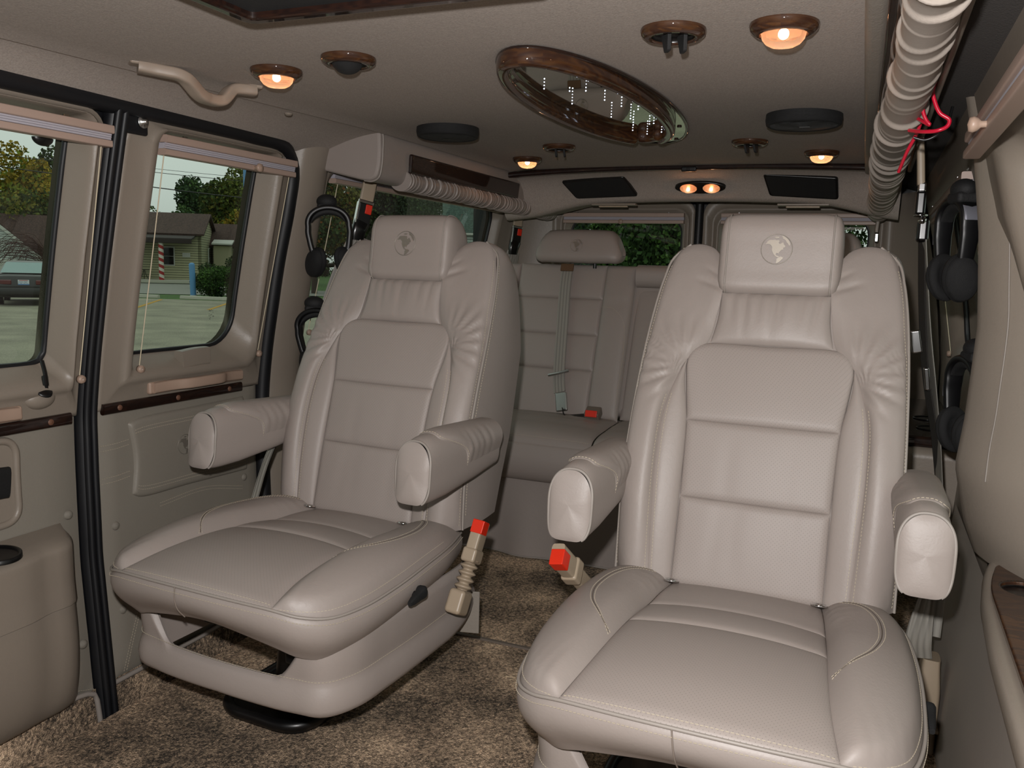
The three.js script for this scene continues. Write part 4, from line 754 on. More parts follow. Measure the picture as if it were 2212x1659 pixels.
// ---------------------------------------------------------------- side door details
function blind(label, rails, a0, a1, place, cords, knobAt) {   // place(s, y, inward) -> point; a = position along the rail
  const t = thing('pleated_blind', label, 'blind', 'raised window blinds');
  const bar = (y, h, d, r = 0.003) => { const pts = [place(a0, y, d / 2), place((a0 + a1) / 2, y, d / 2), place(a1, y, d / 2)]; return fit(sweep(pts, V(0, 1, 0), superRing(d, h, 6), 8, 20)); };
  mesh('head_rail', bar(rails + 0.0345, 0.017, 0.026), M.blindRail, t);
  stuff(mesh('pleats', Array.from({ length: 3 }, (_, k) => bar(rails + 0.0165 + k * 0.0042, 0.0044, 0.02)), M.blindFabric, t));
  mesh('bottom_rail', bar(rails + 0.007, 0.014, 0.026), M.blindRail, t);
  for (const k of [0.12, 0.88]) mesh('rail_clip', at(new THREE.BoxGeometry(0.004, 0.004, 0.012), ...place(lerp(a0, a1, k), rails + 0.0435, 0.02).toArray()), M.steel, t);
  for (const [s, y, s0] of cords) { const e = place(s, y, 0.006); mesh('cord', tube([place(s0, rails, 0.012), place((s + s0) / 2, (rails + y) / 2, 0.014), e], 0.0013, 30, 6), M.cord, t);
    const b = mesh('cord_anchor', at(lathe([[0.003, 0.012], [0.008, 0.011], [0.0095, 0.006], [0.0085, 0], [0, 0]], 18), 0, 0, 0), M.plasticPink, t); b.position.copy(e); const q = place(s, y, 0.1).sub(place(s, y, 0)).normalize(); b.quaternion.setFromUnitVectors(V(0, 1, 0), q); }
  if (knobAt !== undefined) { const k = mesh('pull_knob', lathe([[0.0045, -0.004], [0.0045, 0.006], [0.0085, 0.010], [0.0105, 0.015], [0.009, 0.020], [0, 0.022]], 20), M.plasticPink, t); const p = place(knobAt, rails + 0.006, 0.026); k.position.copy(p); k.quaternion.setFromUnitVectors(V(0, 1, 0), place(knobAt, rails, 0.1).sub(place(knobAt, rails, 0)).normalize()); }
  return t;
}
const placeL = (z, y, d) => P(XL(y, -d - 0.0), y, z);
blind('raised beige blind at the left edge of the photo', 1.215, 0.38, 1.277, placeL, [[1.274, 0.738, 1.262]]);
blind('raised beige blind with a round knob on the rear side door', 1.219, 1.415, 1.862, placeL, [[1.433, 0.744, 1.424], [1.840, 0.747, 1.852]], 1.70);
blind('raised beige blind half hidden by the leather valance box', 1.226, 2.07, 3.26, (z, y, d) => P(XL(y, -d + 0.02), y, z), [[2.085, 0.79, 2.10]]);

function woodTrim(z0, z1, y, label, screws) {
  const t = thing('door_wood_trim', label, 'wood trim', 'wood trim strips on the side doors');
  mesh('strip', fit(sweep([onLeft(z0, y, -0.006), onLeft((z0 + z1) / 2, y, -0.006), onLeft(z1, y, -0.006)], V(0, 1, 0), superRing(0.014, 0.025, 3.4), 30, 16)), M.woodDark, t);
  for (const z of screws) { const s = mesh('screw_cap', lathe([[0.0065, 0], [0.006, 0.002], [0, 0.003]], 16), std(0x6a4a3a, 0.4), t); s.position.copy(onLeft(z, y, -0.0125)); s.rotation.z = -Math.PI / 2; }
}
woodTrim(0.4, 1.256, 0.655, 'dark wood trim strip on the front side door', [1.205]);
woodTrim(1.338, 1.785, 0.661, 'dark wood trim strip with three screws on the rear side door', [1.38, 1.555, 1.735]);
function windowGrip(z0, z1, y, label) {
  const t = thing('door_grip', label, 'handle', 'grips below the side windows'), L = z1 - z0;
  const pts = [[0, 0], [0.12, 0.002], [0.22, 0.008], [0.32, 0.02], [0.5, 0.024], [0.68, 0.02], [0.76, 0.008], [0.86, 0.002], [1, 0]].map(([k, d]) => onLeft(z0 + L * k, y + 0.004 * Math.sin(k * 3), -0.010 - d));
  mesh('grip_bar', fit(sweep(pts, V(0, 1, 0), superRing(0.02, 0.026, 4), 50, 16)), M.plasticPink, t);
  for (const k of [0.08, 0.92]) mesh('grip_pad', rbox(0.014, 0.03, 0.07, 0.006).translate(XL(y, -0.006), y, -(z0 + L * k)), M.plasticPink, t);
}
windowGrip(1.475, 1.775, 0.694, 'beige grip below the blind-cord window on the rear side door');
windowGrip(0.84, 1.132, 0.684, 'beige grip cut off by the left edge of the photo');
{ // black prop rod in the front window corner
  const t = thing('vent_rod', 'short black rod with a round foot below the front side window', 'rod');
  mesh('rod', tube([onLeft(1.203, 0.782, 0.02), onLeft(1.197, 0.755, 0.0), onLeft(1.188, 0.728, -0.016)], 0.0042, 20, 10), M.black, t);
  mesh('sleeve', tube([onLeft(1.195, 0.752, -0.001), onLeft(1.189, 0.733, -0.0135)], 0.0062, 8, 10), M.black, t);
  mesh('foot', at(lathe([[0.017, 0], [0.016, 0.004], [0.008, 0.006], [0, 0.007]], 20), ...onLeft(1.186, 0.722, -0.012).toArray(), 0, 0, -0.7), M.black, t);
  mesh('boss', boxUV(at(new THREE.SphereGeometry(0.03, 20, 12).scale(0.7, 0.8, 1.2), ...onLeft(1.186, 0.708, 0.002).toArray())), M.plastic, t);
}
tag(mesh('window_latch', at(new THREE.SphereGeometry(0.022, 20, 10, 0, Math.PI * 2, 0, Math.PI / 2).scale(1, 0.7, 0.5).rotateX(Math.PI), ...onLeft(1.165, 1.219, 0.03).toArray(), 0, Math.PI / 2, 0), M.black), 'black half-round latch at the top of the front side window', 'latch');
{ // striker plate at the top of the door gap
  const t = thing('striker_plate', 'dark striker plate with a steel stud at the top of the door gap', 'striker');
  mesh('plate', rbox(0.012, 0.042, 0.06, 0.006).translate(XL(1.272, -0.004), 1.272, -1.345), M.rubber, t);
  mesh('stud', at(lathe([[0, 0.012], [0.005, 0.011], [0.006, 0.004], [0.013, 0.003], [0.013, 0]], 18), XL(1.278, -0.010), 1.278, -1.358, 0, 0, -Math.PI / 2), M.steel, t);
}
{ // storage and cup holder moulding on the front door
  const t = thing('door_cup_holder', 'moulded plastic cup holder bin on the front side door', 'cup holder');
  const tier = (y0, y1, d, e) => { const rows = []; for (let j = 0; j <= 24; j++) { const q = j / 24, y = lerp(y0, y1, q), r = []; for (let i = 0; i <= 40; i++) { const z = lerp(0.45, 1.228 - (e ? 0.0 : 0.004), i / 40), k = edgeOf(1.228 - z, 0.09) * (e ? edgeOf((y1 - y) + 0.0001, 0.03) : edgeOf(y - y0 + 0.0001, 0.22) * edgeOf(y1 - y + 0.0001, 0.012)), wav = 1 - 0.12 * fold(z - 1.13, 0.035); r.push(P(XL(y, 0.004 - d * k * wav), y, z)); } rows.push(r); } return fit(gridFrom(rows)); };
  mesh('upper_bin', tier(0.285, 0.432, 0.1, true), M.plastic, t);
  mesh('lower_bin', tier(0.03, 0.30, 0.092, false), M.plastic, t);
  mesh('cup_well', at(lathe([[0.043, -0.006], [0.042, 0.002], [0.037, 0.0025], [0.036, -0.002], [0, -0.003]], 36), -0.897, 0.4305, -1.04, 0, 0, -0.1), M.black, t);
}
{ // inner door handle in its recess, at the left edge
  const t = thing('door_release', 'black door release lever in a rounded recess at the left edge', 'door handle');
  const lp = loopRR(0.9, 1.132, 0.462, 0.632, 0.03, 8).slice(0, -1);
  mesh('recess_rim', tube(lp.map(([z, y]) => onLeft(z, y, -0.002)), 0.008, 120, 8, true), M.plastic, t);
  mesh('recess_plate', pane(loopRR(0.9, 1.132, 0.462, 0.632, 0.03, 8), leftMap, -0.003), M.plastic, t);
  mesh('lever', fit(sweep([onLeft(0.98, 0.56, -0.02), onLeft(1.05, 0.558, -0.028), onLeft(1.10, 0.552, -0.02)], V(0, 1, 0), superRing(0.016, 0.062, 4), 16, 16)), M.blackMatte, t);
}
function trimButton(z, y, label) { const b = mesh('trim_button', lathe([[0, 0.006], [0.006, 0.005], [0.0095, 0.002], [0.0105, -0.001]], 20), M.doorVinyl); b.position.copy(onLeft(z, y, -0.001)); b.rotation.z = -Math.PI / 2; tag(b, label, 'button', 'upholstery buttons on the side doors'); }
trimButton(1.246, 0.444, 'upper covered button on the front side door panel');
trimButton(1.256, 0.149, 'lower covered button on the front side door panel');
trimButton(1.367, 0.386, 'upper covered button on the rear side door, close to the black seal');
trimButton(1.368, 0.186, 'lower covered button on the rear side door, close to the black seal');
trimButton(1.80, 0.405, 'covered button on the rear side door beside the silver belt');
{ // stitched map pocket with the globe
  const t = thing('door_pocket', 'padded leather door pocket with an embroidered globe', 'door pocket');
  const Lc = [onLeft(1.418, 0.448), onLeft(1.426, 0.53), onLeft(1.412, 0.618)], Rc = [onLeft(1.81, 0.425), onLeft(1.815, 0.52), onLeft(1.80, 0.632)];
  const p = patch({ L: Lc, R: Rc, B: [Lc[0], onLeft(1.44, 0.437), onLeft(1.6, 0.432), Rc[0]], T: [Lc[2], onLeft(1.44, 0.626), onLeft(1.6, 0.63), Rc[2]], nu: 40, nv: 30, w: 0.012, sink: -0.001, swell: 0.006, flip: 1, fn: () => 0.008 });
  const n0 = p.sample(0.5, 0.5).n; mesh('pocket_panel', p.geo, M.doorVinyl, t);
  mesh('stitching', [...stitchOn(p, [[0.03, 0.885], [0.97, 0.885]]), ...stitchOn(p, [[0.03, 0.845], [0.97, 0.845]]), ...stitchOn(p, [[0.03, 0.10], [0.97, 0.10]]), ...stitchOn(p, [[0.03, 0.14], [0.97, 0.14]])], M.thread, t).userData.kind = 'stuff';
  globe(t, 0.0245, M.threadMetal, g => { g.position.copy(onLeft(1.574, 0.541, -0.0155)); g.rotation.y = Math.PI / 2; });
  // stitched seams of the door panel itself
  const seam = (pts) => { const c = spline(pts, 40); return stitchRow(c, c.map(() => V(1, 0, 0))); };
  const dl = []; for (const y of [0.578, 0.566, 0.503, 0.491]) dl.push(...seam([onLeft(1.335, y, -0.003), onLeft(1.375, y, -0.0035), onLeft(1.412, y + 0.003, -0.003)]));
  for (const d of [0, 0.008]) dl.push(...seam([onLeft(1.405 + d, 0.165, -0.003), onLeft(1.38 + d, 0.11, -0.003), onLeft(1.352 + d, 0.045, -0.003)]), ...seam([onLeft(1.50, 0.40 + d, -0.003), onLeft(1.65, 0.405 + d, -0.003), onLeft(1.79, 0.375 + d, -0.003)]));
  stuff(mesh('panel_stitching', dl, M.thread, door2));
  const dl1 = []; for (const d of [0, 0.008]) dl1.push(...seam([onLeft(1.11, 0.075 - d, -0.003), onLeft(1.2, 0.062 - d, -0.003), onLeft(1.27, 0.04 - d, -0.003)])); stuff(mesh('panel_stitching', dl1, M.thread, door1));
}
{ // shallow moulded step under the rear-door window
  mesh('moulded_step', fit(sweep([onLeft(1.565, 0.752, 0.004), onLeft(1.62, 0.757, 0.004), onLeft(1.655, 0.757, 0.004)], V(0, 1, 0), superRing(0.03, 0.045, 6), 8, 16)), M.plastic, door2);
}

// ---------------------------------------------------------------- headphones
function headphones(label, pos, turn, tilt, open = 0.052, grey = false, face = [1, -0.12, 0.15]) {
  const t = thing('headphones', label, 'headphones', 'headphones hung on the pillars', pos, turn); t.rotation.z = tilt;
  const pts = []; for (let k = 0; k <= 16; k++) { const a = Math.PI * k / 16; pts.push(V(-open * Math.cos(a) * (1 + 0.12 * Math.sin(a)), -0.052 + 0.05 * Math.sin(a), 0)); }
  pts.unshift(V(-open * 0.98, -0.085, 0), V(-open * 1.02, -0.068, 0)); pts.push(V(open * 1.02, -0.068, 0), V(open * 0.98, -0.085, 0));
  pts.unshift(V(-open * 0.82, -0.128, 0), V(-open * 0.92, -0.105, 0)); pts.push(V(open * 0.92, -0.105, 0), V(open * 0.82, -0.128, 0));
  mesh('headband', fit(sweep(pts, V(0, 0, 1), (k, q) => superRing(0.016, 0.028 + 0.012 * Math.sin(Math.PI * q), 3)(k), 80, 14)), M.bandBlack, t);
  const padp = []; for (let k = 2; k <= 14; k++) { const a = Math.PI * k / 16; padp.push(V(-open * 0.9 * Math.cos(a), -0.058 + 0.046 * Math.sin(a), 0)); }
  mesh('band_pad', fit(sweep(padp, V(0, 0, 1), (k, q) => superRing(0.004 + 0.016 * Math.sin(Math.PI * q), 0.026, 2.5)(k), 40, 14)), M.blackMatte, t);
  for (const s of [-1, 1]) {
    const cup = mesh('ear_cup', [lathe([[0, 0.016], [0.018, 0.015], [0.029, 0.009], [0.033, 0.0], [0.031, -0.006]], 32), lathe([[0.0315, -0.005], [0.035, -0.012], [0.034, -0.02], [0.026, -0.024], [0.018, -0.021], [0.014, -0.014], [0, -0.012]], 32)].map(g => g.scale(1.35, 0.8, 0.95)), M.blackMatte, t);
    cup.position.set(s * open * 0.84, -0.15, 0); cup.rotation.set(Math.PI / 2 * 0, 0, 0); cup.quaternion.setFromUnitVectors(V(0, 1, 0), V(s * face[0], face[1], face[2]).normalize());
    if (grey) { const c2 = pts.slice(s < 0 ? 2 : 14, s < 0 ? 8 : 20); mesh('arm_cover', fit(sweep(c2.map(p => V(p.x * 1.05 + s * 0.003, p.y, p.z)), V(0, 0, 1), superRing(0.008, 0.032, 4), 20, 12)), M.silverGrey, t); }
  }
  mesh('side_dot', at(new THREE.CylinderGeometry(0.0045, 0.0045, 0.002, 16), open * 1.0, -0.07, 0.0125, Math.PI / 2, 0, 0), std(0xd0d0d0, 0.5), t);
  return t;
}
function hook(label, pos, turn) {
  const t = thing('headphone_hook', label, 'hook', 'black headphone hooks', pos, turn);
  mesh('hook_body', boxUV(new THREE.SphereGeometry(0.028, 24, 16).scale(1, 0.72, 0.8)), M.blackMatte, t);
  mesh('hook_foot', rbox(0.05, 0.022, 0.045, 0.008).translate(0, -0.016, -0.002), M.blackMatte, t);
  return t;
}
hook('upper black headphone hook on the left pillar', P(-0.80, 1.165, 1.965), 0.5);
headphones('black headphones on the upper hook of the left pillar', P(-0.79, 1.150, 1.955), 0.55, 0.06, 0.055, false, [0.75, -0.1, 0.65]);
hook('lower black headphone hook on the left pillar', P(-0.842, 0.885, 1.965), 0.5);
headphones('black headphones on the lower hook, partly behind the left chair', P(-0.83, 0.868, 1.955), 0.25, 0.1, 0.055, false, [0.75, -0.1, 0.65]);

// ---------------------------------------------------------------- seat belts on the left
function hangingBelt(label, p, lean, s = 1) {   // sheathed shoulder belt with its detachable buckle
  const t = thing('shoulder_belt', label, 'seat belt', 'shoulder belts hanging by the long window', p); t.rotation.set(0, 0.9, lean); t.scale.setScalar(s);
  mesh('sheath', fit(sweep([V(0, 0.11, -0.006), V(0, 0.06, 0), V(0, 0.01, 0)], V(0, 0, 1), superRing(0.042, 0.010, 5), 12, 16)), M.beigePlastic, t);
  mesh('tongue_plate', rbox(0.046, 0.012, 0.012, 0.003).translate(0, 0.004, 0.001), M.chrome, t);
  mesh('buckle_body', rbox(0.042, 0.062, 0.018, 0.004).translate(0, -0.03, 0), M.black, t);
  mesh('buckle_edge', [rbox(0.004, 0.064, 0.02, 0.0015).translate(-0.022, -0.03, 0)], M.chrome, t);
  mesh('release_button', rbox(0.02, 0.028, 0.004, 0.002).translate(0.009, -0.016, 0.010), M.redPlastic, t);
  mesh('stalk', fit(sweep([V(0, -0.055, 0), V(-0.006, -0.085, 0.002), V(-0.004, -0.11, 0)], V(0, 0, 1), (k, q) => superRing(0.05 - 0.012 * q, 0.026 - 0.012 * Math.abs(q - 0.4), 3)(k), 14, 16)), M.blackGloss, t);
  mesh('webbing', [strap([V(-0.006, -0.1, 0), V(-0.03, -0.2, -0.005), V(-0.05, -0.36, -0.01), V(-0.06, -0.5, -0.01)], V(1, 0, 0.2), 0.046, 0.002, 20), strap([V(0.006, -0.1, 0.003), V(0.004, -0.2, 0), V(0.0, -0.5, -0.006)], V(1, 0, -0.2), 0.04, 0.002, 20)], M.webTan, t);
}
hangingBelt('hanging shoulder belt with a red buckle button between pillar and left chair headrest', P(-0.80, 1.175, 2.16), -0.2);
hangingBelt('hanging shoulder belt with a red buckle button beside the bench seat headrest', P(-0.79, 1.165, 3.30), -0.12);
{
  const t = thing('lap_belt', 'silver lap belt hanging beside the left chair armrest', 'seat belt');
  mesh('webbing', strap([P(-0.715, 0.60, 1.66), P(-0.712, 0.53, 1.60), P(-0.70, 0.46, 1.545), P(-0.69, 0.40, 1.51), P(-0.68, 0.3, 1.55)], V(0.9, 0.25, 0.35), q => 0.026 + 0.016 * Math.abs(q - 0.35), 0.002, 30, (q, v) => 0.004 * Math.cos(q * 16)), M.webSilver, t);
  mesh('anchor', rbox(0.05, 0.03, 0.02, 0.006).translate(-0.68, 0.285, -1.555), M.black, t);
}
function buckle(label, top, bottom, coil, base) {
  const t = thing('seat_belt_buckle', label, 'buckle', 'stalk buckles beside the chairs', bottom);
  const dir = top.clone().sub(bottom), L = dir.length(); t.quaternion.setFromUnitVectors(V(0, 1, 0), dir.normalize());
  mesh('buckle_body', fit(sweep([V(0, L - 0.075, 0), V(0, L - 0.03, 0), V(0, L, 0)], V(0, 0, 1), superRing(0.026, 0.040, 6), 10, 20)), M.beigePlastic, t);
  mesh('release_button', rbox(0.027, 0.028, 0.030, 0.002).translate(0.001, L - 0.012, 0.006), M.redPlastic, t);
  mesh('buckle_collar', rbox(0.032, 0.03, 0.046, 0.006).translate(0, L - 0.072, 0), M.beigePlastic, t);
  if (coil) { const prof = []; for (let k = 0; k <= 40; k++) prof.push([0.015 + 0.0042 * Math.cos(k / 40 * Math.PI * 2 * 5), lerp(0.03, L - 0.08, k / 40)]); mesh('corrugated_boot', lathe(prof, 20), M.beigePlastic, t); }
  if (base) mesh('boot_base', rbox(0.036, 0.05, 0.05, 0.008).translate(0, 0.012, 0), M.beigePlastic, t);
  else mesh('stem', rbox(0.02, L - 0.07, 0.034, 0.006).translate(0, (L - 0.07) / 2, 0), M.beigePlastic, t);
  return t;
}
buckle('beige stalk buckle with corrugated boot beside the left chair', P(-0.118, 0.468, 1.555), P(-0.135, 0.305, 1.478), true, true);
buckle('beige buckle with a red button beside the near chair armrest', P(0.118, 0.497, 1.365), P(0.148, 0.385, 1.49), false, false);
mesh('rear_flap', rbox(0.045, 0.1, 0.004, 0.002).rotateY(0.3).translate(0.235, 0.215, -0.10), M.vinyl, chairL);

// ---------------------------------------------------------------- driver-side wall details
const onRight = (z, y, o = 0) => P(XR(y, o), y, z);
{ // pillar trim between the two side windows
  const t = thing('pillar_trim', 'large smooth taupe pillar trim at the right edge of the photo', 'pillar trim');
  const rows = []; for (let j = 0; j <= 44; j++) { const y = lerp(0.5, 1.335, j / 44), r = []; const ex = interp([0.46, 0.556, 0.66, 0.75, 0.92, 1.09, 1.237, 1.34], [0.828, 0.79, 0.766, 0.774, 0.779, 0.765, 0.743, 0.72], y); for (let k = 0; k <= 20; k++) { const q = k / 20; let x, z; const flare = 0.06 * smooth(0.72, 0.5, y); if (q < 0.6) { const a = q / 0.6; z = lerp(1.56 - flare * 2, 1.74, a); x = ex + 0.09 * (1 - a) ** 2 + 0.06 * (1 - a); } else { const a = (q - 0.6) / 0.4; z = 1.74 + 0.09 * Math.sin(a * Math.PI / 2); x = ex + 0.13 * (1 - Math.cos(a * Math.PI / 2)); } r.push(P(x, y, z)); } rows.push(r); }
  mesh('trim_panel', fit(gridFrom(rows)), M.pillar, t);
  mesh('trim_seam', tube(rows.slice(8).filter((_, i) => i % 3 === 0).map(r => r[7].clone().add(V(-0.001, 0, 0.001))), 0.0014, 40, 6), M.piping, t);
}
{ // armrest ledge with wood top and cup holder
  const t = thing('side_armrest', 'taupe armrest ledge with glossy wood top and cup holder at the lower right', 'armrest');
  const prof = q => { // around the ledge section (x, y) from the top back to the wall below
    return q; };
  const rows = []; for (let j = 0; j <= 40; j++) { const z = lerp(0.55, 1.72, j / 40), xi = interp([0.55, 1.0, 1.3, 1.5, 1.62, 1.72], [0.785, 0.785, 0.79, 0.80, 0.815, 0.84], z), top = 0.497 + 0.01 * smooth(1.5, 1.7, z), sec = [[0.985, top], [0.9, top], [xi + 0.018, top], [xi + 0.010, top + 0.003], [xi + 0.003, top - 0.003], [xi, top - 0.016], [xi + 0.002, top - 0.034], [xi + 0.012, top - 0.055], [xi + 0.03, top - 0.075], [0.86, 0.40], [0.87, 0.36]]; rows.push(spline(sec.map(([x, y]) => P(Math.max(x, 0), y, z)), 40)); }
  mesh('ledge', fit(gridFrom(rows)), M.pillar, t);
  const sh = roundPoly([[0.800, -0.6], [0.975, -0.6], [0.975, -1.655], [0.838, -1.65], [0.812, -1.52]], [0.02, 0.001, 0.001, 0.03, 0.06]); const hole = new THREE.Path(); hole.absellipse(0.866, -1.522, 0.038, 0.038, 0, Math.PI * 2); sh.holes.push(hole);
  mesh('wood_top', ext(sh, 0.006, 0.003, 24).rotateX(Math.PI / 2).scale(1, 1, -1).rotateX(0).translate(0, 0.508, 0).applyMatrix4(new THREE.Matrix4().makeScale(1, 1, -1)), M.wood, t);
  mesh('cup_holder', at(lathe([[0.0375, 0.010], [0.041, 0.011], [0.042, 0.008], [0.0375, 0.004], [0.036, 0.0015], [0, 0.0015]], 40), 0.866, 0.5, -1.522), M.blackGloss, t);
}
M.pillar.side = THREE.DoubleSide;
tag(mesh('lower_side_panel', fit(gridFrom(yspan(0, 0.44, 12).map(y => Array.from({ length: 25 }, (_, i) => { const z = lerp(0.5, 2.35, i / 24); return P(interp([0, 0.2, 0.44], [0.80, 0.812, 0.838], y), y, z); })))), M.sidePanel), 'plain taupe vinyl panel low on the wall beside the near chair', 'side panel');
{ const b = mesh('trim_button', lathe([[0, 0.007], [0.006, 0.006], [0.0095, 0.003], [0.0105, 0], [0.012, -0.001]], 20), M.leather); b.position.set(0.829, 0.37, -2.12); b.rotation.z = Math.PI / 2; tag(b, 'covered button on the wall beside the near chair armrest', 'button'); }
// blinds on the right
blind('raised metallic blind at the upper right corner of the photo', 1.198, 0.5, 1.585, (z, y, d) => P(0.742 - d, y, z), [], 1.28);
blind('raised pleated blind on the driver-side rear window', 1.18, 1.98, 3.05, (z, y, d) => P(XR(y, -d + 0.012), y, z), [[3.0, 0.77, 3.03], [1.99, 0.78, 1.99]]);
// headphones
hook('upper black headphone hook on the right pillar', P(0.742, 1.172, 1.825), -1.2);
headphones('black and grey headphones on the upper hook of the right pillar', P(0.737, 1.155, 1.84), -1.15, 0.0, 0.047, true);
hook('lower black headphone hook on the right pillar', P(0.792, 0.872, 1.835), -1.2);
headphones('black and grey headphones on the lower hook of the right pillar', P(0.783, 0.853, 1.85), -1.15, -0.02, 0.047, true);
{ // shoulder belt beside the near chair
  const t = thing('shoulder_belt', 'shoulder belt with chrome guide hanging behind the near chair', 'seat belt', 'driver-side belts');
  mesh('sheath', fit(sweep([P(0.66, 1.335, 2.02), P(0.669, 1.27, 2.02), P(0.676, 1.20, 2.02)], V(1, 0, 0), superRing(0.03, 0.016, 4), 16, 16)), M.beigePlastic, t);
  mesh('latch_plate', rbox(0.016, 0.02, 0.03, 0.004).translate(0.678, 1.195, -2.02), M.chrome, t);
  mesh('guide_housing', [rbox(0.02, 0.05, 0.036, 0.006).translate(0.678, 1.162, -2.02), rbox(0.024, 0.05, 0.04, 0.008).translate(0.687, 1.105, -2.02)], M.blackGloss, t);
  mesh('guide_ring', [at(new THREE.TorusGeometry(0.012, 0.003, 8, 20), 0.68, 1.137, -2.02, Math.PI / 2, 0, 0), at(new THREE.SphereGeometry(0.009, 14, 10), 0.684, 1.125, -2.005)], M.chrome, t);
  mesh('webbing', strap([P(0.690, 1.085, 2.02), P(0.715, 0.90, 2.02), P(0.742, 0.74, 2.01), P(0.762, 0.60, 2.0), P(0.776, 0.40, 1.985), P(0.772, 0.235, 1.96)], q => V(0.2, 0, 1).lerp(V(1, 0, 0.2), smooth(0.55, 1, q)), 0.046, 0.002, 60), M.webSilver, t);
  mesh('lap_strap', strap([P(0.688, 1.085, 2.03), P(0.70, 0.95, 2.03), P(0.72, 0.80, 2.03), P(0.75, 0.66, 2.02), P(0.768, 0.55, 2.0)], V(0.25, 0, 1), 0.044, 0.002, 40), M.webDark, t);
  mesh('tongue', rbox(0.022, 0.05, 0.012, 0.004).rotateZ(0.2).translate(0.694, 0.868, -2.005), M.chrome, t); mesh('tongue_guide', rbox(0.012, 0.05, 0.02, 0.004).rotateZ(0.15).translate(0.722, 0.79, -2.0), M.chrome, t);
}
{ // belt end and retractor beside the near chair cushion
  const t = thing('belt_retractor', 'beige belt retractor cover with silver webbing beside the near seat cushion', 'belt retractor');
  mesh('cover', [fit(sweep([P(0.775, 0.0, 1.93), P(0.775, 0.06, 1.93), P(0.776, 0.14, 1.93), P(0.778, 0.20, 1.935)], V(0, 0, 1), (k, q) => superRing(0.05 - 0.014 * smooth(0.6, 1, q), 0.09 - 0.02 * q, 5)(k), 20, 20)), rbox(0.056, 0.008, 0.1, 0.003).translate(0.775, 0.055, -1.93)], M.beigePlastic, t);
  mesh('webbing', strap([P(0.752, 0.205, 1.90), P(0.748, 0.235, 1.90), P(0.754, 0.31, 1.91), P(0.764, 0.40, 1.92)], V(0.95, 0, 0.1), q => lerp(0.052, 0.022, smooth(0.1, 1, q)), 0.002, 24, (q, v) => 0.006 * v * Math.cos(q * 12)), M.webSilver, t);
}
{ // rear side console with cup holders
  const t = thing('rear_console', 'dark wood side console with cup holders beside the bench', 'console');
  mesh('console_body', rbox(0.17, 0.22, 0.85, 0.03).translate(0.79, 0.45, -2.86), M.plastic, t);
  mesh('wood_top', rbox(0.175, 0.03, 0.8, 0.012).translate(0.788, 0.572, -2.85), M.woodDark, t);
  for (const z of [2.6, 2.78]) mesh('cup_ring', at(lathe([[0.036, 0.002], [0.04, 0.003], [0.041, 0], [0.03, 0.0], [0, 0.0005]], 32), 0.785, 0.588, -z), M.blackGloss, t);
}
{ // grab strap hanging at the rear corner
  const t = thing('rear_belt_sheath', 'thin hanging belt sheath at the rear behind the fabric roll', 'seat belt', 'driver-side belts');
  mesh('sheath', fit(sweep([P(0.585, 1.29, 3.22), P(0.60, 1.24, 3.24), P(0.598, 1.16, 3.24)], V(0, 0, 1), superRing(0.014, 0.03, 4), 16, 14)), M.plastic, t);
  mesh('tongue', rbox(0.012, 0.03, 0.02, 0.003).translate(0.6, 1.142, -3.235), M.chrome, t);
}

